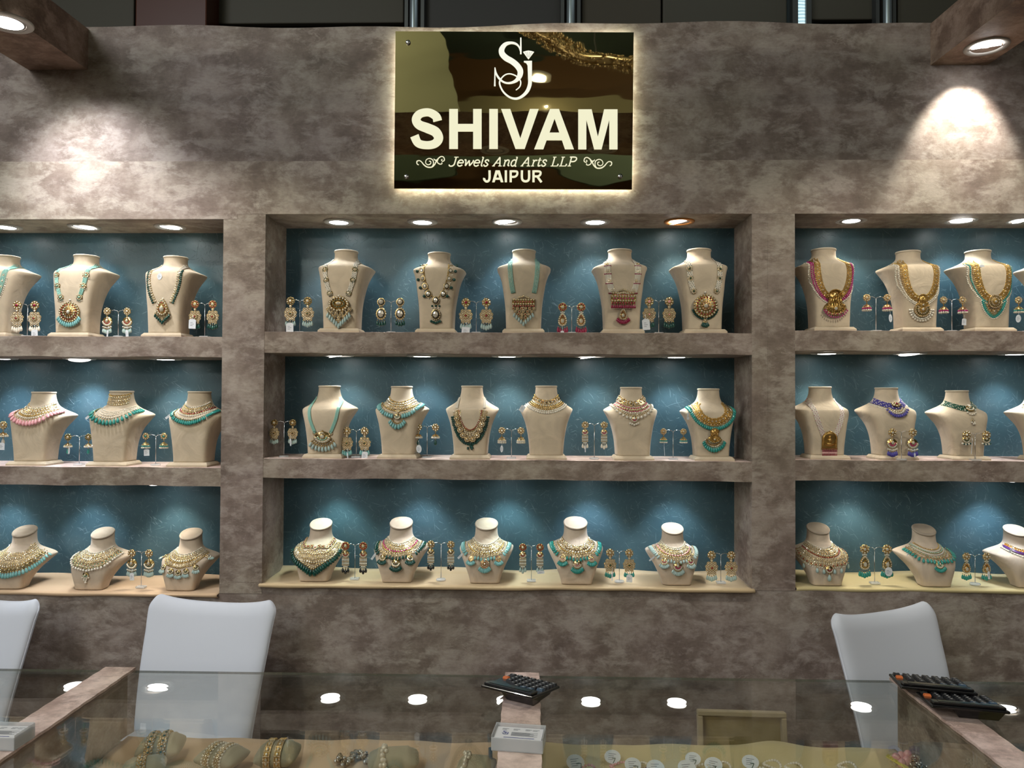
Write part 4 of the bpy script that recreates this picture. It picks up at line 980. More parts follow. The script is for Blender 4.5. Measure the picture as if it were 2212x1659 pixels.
def k_green(n):
    strandchoker(n, 1)
    p = n.one('moon', .008, .195, .0165, lift=.006, part='pendant'); n.one('kflower', .008, .201, .008, lift=.01)
    Pm = Path([(.014, .184), (.008, .177), (0, .175)]); 
    for k in range(7): a = math.pi*(1.1+.8*k/6); n.one('pearl', .008+.021*math.cos(a), .196+.021*math.sin(a), .0036, lift=.004)
    for k, (x, z) in enumerate(((.008, .160), (.005, .154), (.012, .153), (.008, .147), (.014, .146), (.010, .140), (.004, .146), (.016, .141))): n.one('stone' if k < 4 else 'pearl', x, z, .0036, lift=.003)
# bottom
def k_bib_mint(n):
    for j, w in enumerate((.043, .052, .062, .072)):
        P = BIB_L(w, .158-.008*j, .128-.0125*j); n.row(P, 'kflower' if j % 2 == 0 else 'stone', .0072 if j % 2 == 0 else .0048, .0125 if j % 2 == 0 else .009, 0, jig=.0006); n.row(P, 'gball', .0026, .0058, .007); n.row(P, 'stone', .0033, .007, -.0055)
    P = BIB_L(.080, .128, .078); n.row(P, 'flower', .0078, .016, -.001, lift=.002); n.row(P, 'gball', .0023, .005, .008); n.drops(P, 'aqua', .0088, .0092, .009, grow=.3)
def k_bib_pearl(n):
    n.row(CH_L, 'pearl', .003, .0064, -.010)
    choker(n, CH_L, [('stone', .0042, .0078, dict(off=-.004)), ('kflower', .0062, .0115, dict(off=.003)), ('stone', .0042, .008, dict(off=.010))])
    P = BIB_L(.064, .146, .104); n.row(P, 'kflower', .0085, .0150, -.006); n.row(P, 'gem', .0036, .014, .004); n.row(P, 'gball', .0025, .0055, .003)
    P = BIB_L(.074, .138, .088); n.row(P, 'stone', .0036, .008, -.004); n.drops(P, 'pearl', .0088, .0098, .001, long=.62)
    n.row(P, 'gflower', .0055, .017, -.002, lift=.003)
    p = n.one('moon', -.004, .060, .0135, acc='teal', lift=.002)
    for k, (x, z) in enumerate(((-.016, .050), (-.008, .046), (0, .046), (.008, .050), (-.010, .040), (-.002, .039), (-.004, .031))): n.one('pearl', x, z, .0042 if k < 6 else .0055, lift=.002)
def k_bib_moons(n, color='pale', acc='emerald'):
    n.row(CH_L, 'pearl', .0028, .006, -.009)
    choker(n, CH_L, [('stone', .0042, .0078, dict(off=-.003)), ('kflower', .0062, .0112, dict(off=.004)), ('stone', .0042, .008, dict(off=.011)), ('gball', .0026, .0055, dict(off=.016))])
    P = BIB_L(.066, .144, .098); n.row(P, 'kflower', .0078, .0135, -.004); n.row(P, 'gball', .003, .006, .004)
    P = BIB_L(.078, .132, .078)
    for u in (.06, .22, .37, .5, .63, .78, .94):
        q, t, nr = P.at(P.L*u); m = n.one('moon', q[0], q[1], .0125, lift=.002)
        if m: n.fringe(m, 5, .9, .05, 0, color, .0080, 1.1)
def k_bib_huge(n):
    P = BIB_L(.052, .150, .126); n.row(P, 'cflower', .0092, .0165, -.004, lift=.002); n.row(P, 'gball', .0026, .005, .006)
    for j, (w, t, bt) in enumerate(((.060, .143, .110), (.069, .135, .095), (.078, .126, .080))):
        P = BIB_L(w, t, bt); n.row(P, ('stone', 'kflower', 'stone')[j], (.0048, .0070, .0052)[j], (.009, .0125, .0095)[j]); n.row(P, 'gball', .0025, .0055, .006); n.row(P, 'stone', .003, .0068, -.006)
    P = Path([(.086, .118), (.078, .100), (.048, .078), (.022, .062), (0, .050)]); n.row(P, 'kflower', .0062, .0115, -.008); n.row(P, 'stone', .0045, .009, -.002); n.drops(P, 'emerald', .0092, .0088, .0, grow=.55)
def three_moons(n, color, acc, top_acc, sidecolor=None, csz=.017, szz=.0135, rnd=False, pearltop=True):
    if pearltop: n.row(CH_L, 'pearl', .0032, .0078, -.0115)
    choker(n, CH_L, [('stone', .0040, .0078, dict(off=-.006)), ('kflower', .0068, .0125, dict(off=.002)), (top_acc, .0045, .0095, dict(off=.0105)), ('gball', .0026, .0056, dict(off=.0155))])
    P = BIB_L(.070, .143, .103); n.row(P, 'stone', .0042, .009, -.008); n.row(P, 'kflower', .0062, .013, -.001, .15, .85)
    for lo, hi in ((0, .2), (.8, 1)): n.drops(P, sidecolor or color, .0090, .0092, .002, lo=lo, hi=hi)
    n.drops(P, sidecolor or color, .0075, .0105, .003, lo=.3, hi=.7)
    k_ = 'tear' if rnd else 'moon'
    for x, z, s_, m_ in ((-.051, .093, szz, 7), (.051, .093, szz, 7), (0, .076, csz, 9)):
        m = n.one('round' if rnd else 'moon', x, z, s_, acc=acc, lift=.003)
        if m: n.fringe(m, m_, 1.15, 0, 0, color, .0085*(1 if s_ < .015 else 1.1), 1.1)
    n.row(Path([(.010, .098), (0, .096)]), 'stone', .003, .006)
def k_three_emerald(n): three_moons(n, 'emerald', 'emerald', 'gem2'); n.card(-.085, .104, .008, .028, 'rect', .6)
def k_three_pink(n): three_moons(n, 'aqua', 'magenta', 'stone', rnd=True, csz=.0175, szz=.012); n.card(-.088, .106, .008, .026, 'rect', .75)
def k_three_teal(n):
    three_moons(n, 'teal', 'pink', 'stone', pearltop=False)
    for u in (.1, .3, .5, .7, .9): q, _, _ = CH_L.at(CH_L.L*u, .001); n.one('kflower', q[0], q[1], .0108, lift=.003)
def k_three_pale(n): three_moons(n, 'pale', 'magenta', 'gem2', csz=.0195, szz=.0145); n.card(-.086, .108, .006, .028, 'rect', .9)
def k_bib_ruby(n):
    n.row(CH_L, 'pearl', .0032, .0075, -.012)
    choker(n, CH_L, [('stone', .0042, .0078, dict(off=-.006)), ('kflower', .0066, .0118, dict(off=.002)), ('stone', .0042, .008, dict(off=.010)), ('gem2', .003, .0062, dict(off=.0155))])
    P = BIB_L(.072, .138, .094); n.row(P, 'kflower', .0078, .0135, -.006); n.row(P, 'stone', .004, .0085, .003)
    P = BIB_L(.085, .122, .078); n.row(P, 'cflower', .0075, .0165, -.003, lift=.002); n.row(P, 'pearl', .0034, .0088, .006); n.row(P, 'stone', .0033, .008, -.011)
    for u in (.03, .17, .31, .42, .58, .69, .83, .97):
        q, t, nr = P.at(P.L*u, .008); n.drop(q[0], q[1], 'pale', .0125, lift=.003, long=.95)
    m = n.one('moon', 0, .066, .016, acc='ruby', lift=.003); n.drop(0, .048, 'pale', .017, long=.95)
def k_mint_enamel(n):
    n.row(CH_L, 'gball', .0026, .005, -.011)
    for o in (-.005, .0, .005): n.cord([CH_L.at(CH_L.L*u, o)[0] for u in np.linspace(0, 1, 40)], .0030, 3, .002)
    n.row(CH_L, 'gem', .0032, .0062, 0, lift=.003); n.row(CH_L, 'cflower', .0052, .011, .011)
    P = BIB_L(.068, .143, .107); n.row(P, 'gball', .0026, .006, -.005); n.row(P, 'stone', .0032, .0085, -.001); n.drops(P, 'teal', .0092, .0118, .001)
    m = n.one('moon', .004, .088, .0165, lift=.003); n.fringe(m, 11, 1.3, 0, 0, 'teal', .0085, 1.0); n.card(-.083, .122, .018, .016, 'rect', .35)
def k_purple(n):
    n.row(CH_L, 'gball', .0032, .006, -.012); n.row(CH_L, 'gem2', .004, .008, -.007)
    for o in (-.001, .003): n.cord([CH_L.at(CH_L.L*u, o)[0] for u in np.linspace(0, 1, 40)], .0032, 2, .002)
    n.row(CH_L, 'pearl', .0045, .0094, .011); n.one('round', .004, .105, .015, acc='magenta'); n.card(-.06, .150, .006, .022, 'rect', .7)
def k_gold_collar(n):
    choker(n, CH_M, [('kflower', .007, .0125, dict(off=-.010)), ('stone', .0042, .008, dict(off=0)), ('pearl', .0034, .0078, dict(off=.008)), ('pearl', .0036, .009, dict(off=.015))])

BUSTS = [  # bay, row, neck px, neck-top py, kind, accent colours (metal, slot2, slot5), necklace, description
 ('l', 1, 15, 556, k_mint_pearl, ('gold', 'mint', 'ruby'), 'mint-strapped pearl and gold necklace'),
 ('l', 1, 187, 555, k_mint_round, ('gold', 'mint', 'ruby'), 'mint-strapped necklace with round red-gold pendant'),
 ('l', 1, 380, 558, k_cord_tear, ('gold', 'emerald', 'ruby'), 'dark green bead necklace with teardrop pendant'),
 ('c', 1, 748, 545, k_white_fan, ('gold', 'emerald', 'ruby'), 'white-strapped necklace with fan pendant and pale drops'),
 ('c', 1, 949, 550, k_emerald_v, ('gold', 'emerald', 'ruby'), 'large-stone V necklace with emerald beads'),
 ('c', 1, 1132, 544, k_mint_bar, ('gold', 'mint', 'ruby'), 'mint-strapped necklace with gold bar pendant'),
 ('c', 1, 1339, 543, k_white_ruby, ('gold', 'ruby', 'magenta'), 'white-strapped necklace with ruby-fringed tiered pendant'),
 ('c', 1, 1510, 542, k_white_round, ('gold', 'emerald', 'pink'), 'white-strapped necklace with round dark-fringed pendant'),
 ('r', 1, 1779, 541, k_antique_magenta, ('antique', 'magenta', 'antique'), 'antique gold bib with magenta beads'),
 ('r', 1, 1961, 546, k_antique_pearl, ('antique', 'stone', 'antique'), 'antique gold necklace edged with pearls'),
 ('r', 1, 2112, 545, k_antique_green, ('antique', 'teal', 'antique'), 'antique gold collar with pearls and green beads'),
 ('r', 1, 2262, 550, None, None, ''),
 ('l', 2, 95, 848, k_choker_pink, ('gold', 'pink', 'ruby'), 'gold choker with pink drops'),
 ('l', 2, 263, 846, k_choker_tall, ('gold', 'teal', 'ruby'), 'tall gold choker with pearls and green drops'),
 ('l', 2, 431, 847, k_choker_tealfringe, ('gold', 'teal', 'ruby'), 'pearl and gold choker with turquoise fringe'),
 ('c', 2, 712, 835, k_mint_moon, ('gold', 'mint', 'ruby'), 'mint bead V necklace with crescent pendant'),
 ('c', 2, 868, 836, k_choker_aqua, ('gold', 'aqua', 'ruby'), 'gold choker with aqua drops and crescent pendant'),
 ('c', 2, 1020, 835, k_bib_rounds, ('gold', 'emerald', 'ruby'), 'U-shaped bib of round stones with dark beads'),
 ('c', 2, 1180, 835, k_choker_multi, ('gold', 'black', 'orange'), 'pearl-edged gold choker with coloured stones'),
 ('c', 2, 1363, 838, k_choker_squares, ('gold', 'magenta', 'pink'), 'square-panel choker with hanging pearls'),
 ('c', 2, 1530, 841, k_antique_bib, ('antique', 'teal', 'antique'), 'antique gold bib with green fringe and plaque'),
 ('r', 2, 1771, 837, k_arch, ('antique', 'magenta', 'ruby'), 'white-pink strand necklace with arched gold plaque'),
 ('r', 2, 1914, 839, k_navy, ('gold', 'navy', 'ruby'), 'navy strand choker with oval pendant'),
 ('r', 2, 2066, 845, k_green, ('gold', 'green', 'ruby'), 'green strand choker with crescent pendant'),
 ('r', 2, 2240, 845, k_gold_collar, ('gold', 'emerald', 'ruby'), 'gold and pearl choker cut by the frame'),
 ('l', 3, 55, 1150, k_bib_mint, ('gold', 'emerald', 'ruby'), 'tiered gold bib with green stones and aqua drops'),
 ('l', 3, 224, 1154, k_bib_pearl, ('gold', 'teal', 'teal'), 'tiered gold bib with pearls and pearl pendant'),
 ('l', 3, 414, 1156, k_bib_moons, ('gold', 'emerald', 'ruby'), 'gold bib with crescent medallions and pale drops'),
 ('c', 3, 694, 1135, k_bib_huge, ('gold', 'ruby', 'ruby'), 'very wide gold bib with dark emerald drops'),
 ('c', 3, 867, 1133, k_three_emerald, ('gold', 'emerald', 'magenta'), 'pearl-topped choker with three dark emerald-drop crescents'),
 ('c', 3, 1051, 1135, k_three_pink, ('gold', 'teal', 'magenta'), 'gold choker with three pink rounds and turquoise drops'),
 ('c', 3, 1243, 1133, k_three_teal, ('gold', 'teal', 'pink'), 'flower choker with three teal-drop crescents'),
 ('c', 3, 1452, 1147, k_three_pale, ('gold', 'magenta', 'pink'), 'pearl-topped choker with pink crescents and pale drops'),
 ('r', 3, 1766, 1144, k_bib_ruby, ('gold', 'ruby', 'ruby'), 'wide gold bib with red stones and pale drops'),
 ('r', 3, 1994, 1148, k_mint_enamel, ('gold', 'mint', 'ruby'), 'mint and pearl collar with teal drops'),
 ('r', 3, 2192, 1153, k_purple, ('gold', 'purple', 'orange'), 'purple band collar with large pearls')]
ROWN = {1: 'top', 2: 'middle', 3: 'bottom'}
KD = {1: 'tall', 2: 'mid', 3: 'low'}
NY = {'tall': .048, 'mid': .040, 'low': .048}; NZ = {'tall': .304, 'mid': .268, 'low': .203}
cnt = {}
for bay, row, px, py, fn, cols, desc in BUSTS:
    B = BAY[bay]; kd = KD[row]; y0 = {1: .072, 2: .072, 3: .078}[row]
    zb = {1: B['s1'][1], 2: B['s2'][1], 3: B['b']+.006}[row]
    i = cnt[(bay, row)] = cnt.get((bay, row), -1)+1
    q = PY(px, py, y0+NY[kd]); sc = min(1.12, max(.88, (q[2]-zb)/NZ[kd]))
    place = '%s from left on %s shelf of %s' % (NTH[i], ROWN[row], B['name'])
    lab = 'cream velvet necklace bust, %s' % place if fn else 'plain cream bust cut by right frame edge, top shelf of right bay'
    t = thing('necklace_bust', lab, 'display bust', (q[0], y0, zb+.0003), 0, 'velvet necklace busts'); t.scale = (sc,)*3
    body, cap, base = BM[kd]
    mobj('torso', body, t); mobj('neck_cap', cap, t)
    if base: mobj('plinth', base, t)
    if fn:
        nk = thing('necklace', '%s, %s' % (desc, place.replace(' from left', '')), 'necklace', (q[0], y0, zb+.0003), 0, 'necklaces on the busts'); nk.scale = (sc,)*3
        n = Neck(kd, nk, *cols); fn(n); n.done()

# ------------------------------------------------------------------ earrings on stands
def f_stud(b, kind):
    b.put(T[{'r': 'cflower', 'k': 'kflower', 'g': 'gflower', 'f': 'flower', 'q': 'kundan'}[kind]], TM((0, 0, .002), .0105))
_em = {}
def emesh(part, key, cols):
    k = (part, key, cols)
    if k in _em: return _em[k]
    b = MB(); Z = .004
    if part == 'stud':
        b.put(T[{'r': 'cflower', 'k': 'kflower', 'g': 'gflower', 'f': 'flower', 'q': 'kundan'}[key]], TM((0, 0, Z), .0110 if key != 'q' else .0115))
        b.tube([(0, 0, 0), (0, 0, -.006)], .0006, 5, 0)
    elif key == 'jhumka':
        b.tube([(0, -.010, Z), (0, -.018, Z)], .0012, 5, 0); b.put(T['dome'], TM((0, -.030, Z), .0125))
        for k_ in range(12): a = 2*math.pi*k_/12; b.put(T['bead'], TM((.0115*math.cos(a), -.0325, Z+.0115*math.sin(a)), .0026)); b.put(T['pearl'], TM((.0115*math.cos(a), -.0375, Z+.0115*math.sin(a)), .0029))
    elif key == 'bell':      # second, flatter bell with a large bead inside
        b.tube([(0, -.010, Z), (0, -.018, Z)], .0012, 5, 0); b.put(T['dome'], TM((0, -.028, Z), .0118, .010, .0118))
        for k_ in range(14): a = 2*math.pi*k_/14; b.put(T['pearl'], TM((.0108*math.cos(a), -.0305, Z+.0108*math.sin(a)), .0026))
    elif key == 'tear':
        b.put(T['spearl'], TM((0, -.0125, Z), .0025)); b.put(T['spearl'], TM((-.004, -.0135, Z), .002)); b.put(T['spearl'], TM((.004, -.0135, Z), .002)); b.put(T['tear'], TM((0, -.033, Z), .0165))
    elif key == 'kund':
        b.put(T['gball'], TM((0, -.0125, Z), .0022)); b.put(T['gball'], TM((-.004, -.013, Z), .002)); b.put(T['gball'], TM((.004, -.013, Z), .002)); b.put(T['kundan'], TM((0, -.032, Z), .0145, .017, .013))
    elif key == 'net':       # chandelier of small florets
        b.put(T['stone'], TM((0, -.014, Z), .004))
        for r_, (y, n_, w) in enumerate(((-.022, 3, .008), (-.030, 4, .012), (-.038, 4, .011), (-.046, 3, .007))):
            for k_ in range(n_): b.put(T['kflower'], TM((-w+2*w*k_/(n_-1), y, Z), .0052)); b.put(T['spearl'], TM((-w+2*w*k_/(n_-1), y-.005, Z), .0016))
        b.put(T['cflower'], TM((0, -.033, Z+.003), .007))
    elif key == 'moon':
        b.tube([(0, -.01, Z), (0, -.016, Z)], .001, 5, 0); b.put(T['moon'], TM((0, -.030, Z), .0155))
        for k_ in range(7): b.put(T['pearl'], TM((-.012+.004*k_, -.0455-.0012*(3-abs(k_-3)), Z), .0022))
    elif key == 'long':      # long narrow tassel
        b.put(T['moon'], TM((0, -.022, Z), .0105))
        for k_ in range(5):
            x = -.008+.004*k_
            for j in range(5+(2-abs(k_-2))): b.put(T['spearl' if j % 2 else 'stone'], TM((x, -.033-.0045*j, Z), .0022))
    elif key == 'small':
        b.put(T['moon'], TM((0, -.012, Z), .011))
        for k_ in range(6): b.put(T['bead' if k_ % 2 else 'pearl'], TM((-.010+.004*k_, -.023-.001*(2.5-abs(k_-2.5)), Z), .0026))
    _em[k] = b.mesh({'stud': 'stud', 'd': 'dangle'}[part], slots(*cols)); return _em[k]
DROPY = {'jhumka': (-.041, .010, 0), 'bell': (-.036, .001, 1), 'tear': (-.050, .011, 5), 'kund': (-.050, .010, 4), 'net': (-.052, .011, 5), 'moon': (-.050, .011, 6), 'long': (-.058, .007, 3), 'small': (-.03, .006, 0)}
def earring(par_label, loc, stud, dang, cols, dcol, sc=1.0, tg=None, nd=None, desc=''):
    t = thing('earring', par_label, 'earring', loc, 0, 'earrings hanging on the stands'); t.scale = (sc*{'net': 1.38, 'tear': 1.36, 'kund': 1.36, 'moon': 1.3, 'long': 1.25}.get(dang, 1.2),)*3
    up = Matrix(((1, 0, 0, 0), (0, 0, -1, 0), (0, 1, 0, 0), (0, 0, 0, 1)))     # local x,y,z -> x,z up, facing -y
    mobj('stud', emesh('stud', stud, cols), t, mw=up)
    mobj('dangle', emesh('d', dang, cols), t, mw=up)
    y, w, n = DROPY[dang]; n = n if nd is None else nd
    for k in range(n):
        u = 0 if n == 1 else -1+2*k/(n-1)
        s = .0078 if dang != 'bell' else .010
        mobj('bead_drop', tmesh('bead_drop', 'drop', None, 'gold', dcol), t, mw=up@Matrix.Translation((u*w, y-(.004*(1-abs(u)) if n > 1 else 0), .004))@Matrix.Diagonal((s, s, s, 1)))
    if tg:
        shape, tx, tz, tw, th = tg; make_card(t, (tx, -.010, tz), tw, th, shape, .1*random.uniform(-1, 1))
    return t
def stand(x, y, z, h, spread, label, blk='sq'):
    t = thing('earring_stand', label, 'earring stand', (x, y, z), 0, 'metal T-bar earring stands')
    b = MB(); 
    if blk == 'sq': b.box(-.016, .016, -.011, .011, 0, .0065)
    else: b.lathe([(.017, 0), (.0175, .002), (.017, .006), (.015, .0065)], 24)
    bevel(b.obj('base', ACRYL, t), .001)
    b = MB(); b.tube([(0, 0, .004), (0, 0, h-.004)], .0013, 8); b.put(T['gball'], TM((0, 0, h-.004), .0022)); b.obj('post', STEEL, t)
    for s in (-1, 1):
        b = MB(); b.tube([(0, 0, h-.004), (s*spread*.15, 0, h+.001), (s*spread*.45, 0, h+.004), (s*spread*.7, 0, h+.001), (s*spread, 0, h-.001), (s*spread*1.0, -.004, h-.001)], .0009, 6)
        b.put(T['gball'], TM((s*spread*.15, 0, h+.001), .0018)); b.obj('arm', STEEL, t)
    return t
G = ('gold', 'ruby', 'ruby'); GE = ('gold', 'emerald', 'emerald'); GM = ('antique', 'magenta', 'magenta'); GP = ('gold', 'magenta', 'pink'); GB = ('gold', 'black', 'black')
OV, RC = 'oval', 'rect'
STANDS = [  # bay,row, post px, arm py, ear px L, ear px R, style, tagL, tagR, description
 ('l', 1, 60, 659, 42, 80, ('r', 'net', G, 'pearl', 1.05), None, (RC, .004, -.062, .016, .022), 'red and pearl'),
 ('l', 1, 256, 672, 236, 279, ('k', 'moon', G, 'pale', .95), (RC, .006, -.056, .004, .022), (RC, .003, -.056, .008, .022), 'gold crescent with pale-drop'),
 ('l', 1, 443, 657, 424, 462, ('f', 'net', G, 'emerald', .98), (RC, -.004, -.040, .019, .026), None, 'pink-studded green-drop'),
 ('c', 1, 648, 650, 630, 667, ('g', 'net', GE, 'pale', 1.0), (RC, 0, -.058, .019, .024), None, 'gold floral pale-drop'),
 ('c', 1, 845, 652, 824, 865, ('q', 'kund', GB, 'emerald', .98), None, None, 'dark-rimmed stone emerald-drop'),
 ('c', 1, 1029, 653, 1006, 1050, ('r', 'net', G, 'pale', 1.05), (RC, .001, -.062, .020, .018), None, 'red-studded pale-drop'),
 ('c', 1, 1235, 663, 1215, 1255, ('f', 'tear', ('gold', 'ruby', 'emerald'), 'ruby', 1.05), (RC, -.001, -.060, .009, .020), None, 'teardrop ruby-fringed'),
 ('c', 1, 1423, 651, 1400, 1443, ('r', 'net', ('gold', 'pink', 'ruby'), 'emerald', 1.02), (RC, -.010, -.045, .019, .028), None, 'pink-studded dark-drop'),
 ('r', 1, 1892, 643, 1871, 1915, ('g', 'jhumka', ('antique', 'magenta', 'stone'), 'pearl', .98), None, (OV, .006, -.050, .010, .024), 'magenta-banded antique bell'),
 ('r', 1, 2056, 648, 2036, 2077, ('g', 'jhumka', ('antique', 'magenta', 'stone'), 'pearl', .98), None, (RC, .001, -.056, .013, .020), 'pearl-fringed antique bell'),
 ('r', 1, 2219, 648, 2197, 2241, ('g', 'jhumka', ('antique', 'teal', 'stone'), 'pearl', .95), (OV, -.004, -.046, .016, .024), None, 'green-banded antique bell'),
 ('l', 2, -12, 917, -36, 10, ('k', 'bell', G, 'pearl', 1.1), None, (RC, .001, -.048, .016, .020), 'tiered gold bell'),
 ('l', 2, 172, 943, 151, 195, ('g', 'bell', GE, 'teal', .95), (OV, .008, -.030, .006, .024), None, 'gold bell with green-drop'),
 ('l', 2, 337, 941, 316, 355, ('r', 'jhumka', ('gold', 'teal', 'ruby'), 'teal', .92), (RC, .006, -.042, .018, .022), None, 'pearl-topped bell turquoise-fringed'),
 ('c', 2, 614, 912, 596, 636, ('g', 'net', GB, 'pale', .82), None, (OV, -.005, -.050, .006, .024), 'dark-studded pale-drop'),
 ('c', 2, 770, 930, 750, 788, ('k', 'net', GE, 'aqua', .95), (RC, .003, -.060, .003, .018), (RC, .003, -.056, .016, .022), 'gold floral aqua-drop'),
 ('c', 2, 923, 922, 905, 942, ('k', 'bell', ('gold', 'orange', 'emerald'), 'emerald', 1.0), (OV, .002, -.052, .016, .024), None, 'gold bell with dark-drop'),
 ('c', 2, 1105, 929, 1083, 1124, ('k', 'jhumka', ('gold', 'pearl', 'emerald'), 'pearl', .95), (OV, .000, -.046, .009, .022), None, 'small gold bell pearl-fringed'),
 ('c', 2, 1284, 917, 1263, 1304, ('k', 'long', GP, 'pearl', .92), (RC, 0, -.066, .003, .018), None, 'long pink and pearl tassel'),
 ('c', 2, 1454, 931, 1432, 1475, ('k', 'jhumka', ('antique', 'teal', 'ruby'), 'teal', .85), (RC, .001, -.050, .0015, .034), None, 'hexagonal-studded green-beaded bell'),
 ('r', 2, 1947, 933, 1927, 1971, ('k', 'moon', GP, 'navy', .98), None, (RC, .002, -.056, .004, .010), 'gold pearl navy-drop'),
 ('r', 2, 2106, 938, 2085, 2128, ('k', 'small', GE, 'pearl', 1.1), (RC, .011, -.020, .0012, .030), None, 'small gold crescent'),
 ('l', 3, 306, 1193, 287, 324, ('k', 'moon', GE, 'pale', 1.0), (RC, .004, -.054, .012, .020), None, 'gold oval pale-drop'),
 ('c', 3, 767, 1177, 747, 785, ('g', 'long', G, 'black', 1.08), None, None, 'floral black-tipped chandelier'),
 ('c', 3, 953, 1174, 932, 975, ('k', 'long', GB, 'black', 1.0), None, None, 'slim gold black-beaded tassel'),
 ('c', 3, 1148, 1180, 1128, 1165, ('f', 'long', G, 'pale', 1.0), None, (RC, .002, -.066, .020, .008), 'ruby-studded gold tassel pale-drop'),
 ('c', 3, 1338, 1192, 1318, 1359, ('k', 'net', GE, 'teal', .95), (RC, .005, -.050, .003, .024), (RC, 0, -.058, .016, .020), 'ruby-edged teal-drop chandelier'),
 ('c', 3, 1557, 1197, 1536, 1578, ('k', 'net', G, 'pale', .98), None, None, 'round-studded pale-drop chandelier'),
 ('r', 3, 1889, 1184, 1863, 1911, ('k', 'tear', GE, 'teal', 1.12), None, (OV, .001, -.040, .017, .021), 'wide gold fan green-fringed'),
 ('r', 3, 2106, 1200, 2084, 2127, ('k', 'tear', ('gold', 'orange', 'emerald'), 'teal', .92), None, (RC, .002, -.040, .006, .022), 'antique oval green-fringed')]
cnt = {}
for bay, row, px, py, pl, pr_, st, tl, tr, desc in STANDS:
    B = BAY[bay]; i = cnt[(bay, row)] = cnt.get((bay, row), -1)+1
    y = {1: .055, 2: .060, 3: .062}[row]
    if bay == 'r' and row == 2: y = .008
    zb = {1: B['s1'][1], 2: B['s2'][1], 3: B['b']+.006}[row]+.0005
    q = PY(px, py, y); h = q[2]-zb; sp_ = (PY(pr_, py, y)[0]-PY(pl, py, y)[0])/2
    where = '%s stand on %s shelf of %s' % (NTH[i], ROWN[row], B['name'])
    stand(q[0], y, zb, h, sp_, 'slim metal T-bar earring stand, %s from left on %s shelf of %s' % (NTH[i], ROWN[row], B['name']), 'sq' if (i+row) % 2 else 'rd')
    for s, tg in ((-1, tl), (1, tr)):
        earring('%s %s earring, %s' % ('left' if s < 0 else 'right', desc, where), (q[0]+s*sp_, y-.004, q[2]-.002), *st[:4], st[4], tg)

# ------------------------------------------------------------------ velvet runners on the bottom of the bays
def runner(x0, x1, z, m, label, ov=.012, seed=1):
    rnd = random.Random(seed); nx, ny = 90, 9; vs = []; ph = [rnd.uniform(0, 6) for _ in range(6)]
    for i in range(nx):
        x = x0+(x1-x0)*i/(nx-1)
        wv = .0022*math.sin(x*9+ph[0])+.0014*math.sin(x*23+ph[1])
        fr = .004*math.sin(x*5+ph[2])+.002*math.sin(x*17+ph[3])
        for j in range(ny):
            v = j/(ny-1); y = D-.004-(D+ov-.004)*v+fr*v
            up = .010*max(0, (.12-v)/.12)*(1+.5*math.sin(x*11+ph[4])); vs.append((x, y, z+.003+wv*.3*(1-v)+up))
        for dy, dz in ((-.002, -.003), (-.001, -.008), (.003, -.012), (.012+fr*0, -.0125)): vs.append((x, -ov+fr+dy, z+.003+dz+wv*.6))
    K = ny+4; fs = [(i*K+k, (i+1)*K+k, (i+1)*K+k+1, i*K+k+1) for i in range(nx-1) for k in range(K-1)]
    b = MB(); b.add(vs, fs, 0, True); o = b.obj('velvet_runner', m); tag(o, label, 'cloth', 'velvet runners in the bottom niches')
    s = o.modifiers.new('solid', 'SOLIDIFY'); s.thickness = .002; s.offset = 1
runner(-2.54, BAY['l']['x1']-.004, BAY['l']['b']+.001, CLOTHO, 'beige velvet runner lining the bottom niche of the left bay', .010, 1)
runner(BAY['c']['x0']-.008, BAY['c']['x1']+.006, BAY['c']['b']+.001, CLOTH, 'beige velvet runner lining the bottom niche of the middle bay', .016, 2)
runner(BAY['r']['x0']+.004, 2.44, BAY['r']['b']+.001, CLOTHY, 'yellowish velvet runner lining the bottom niche of the right bay', .004, 3)

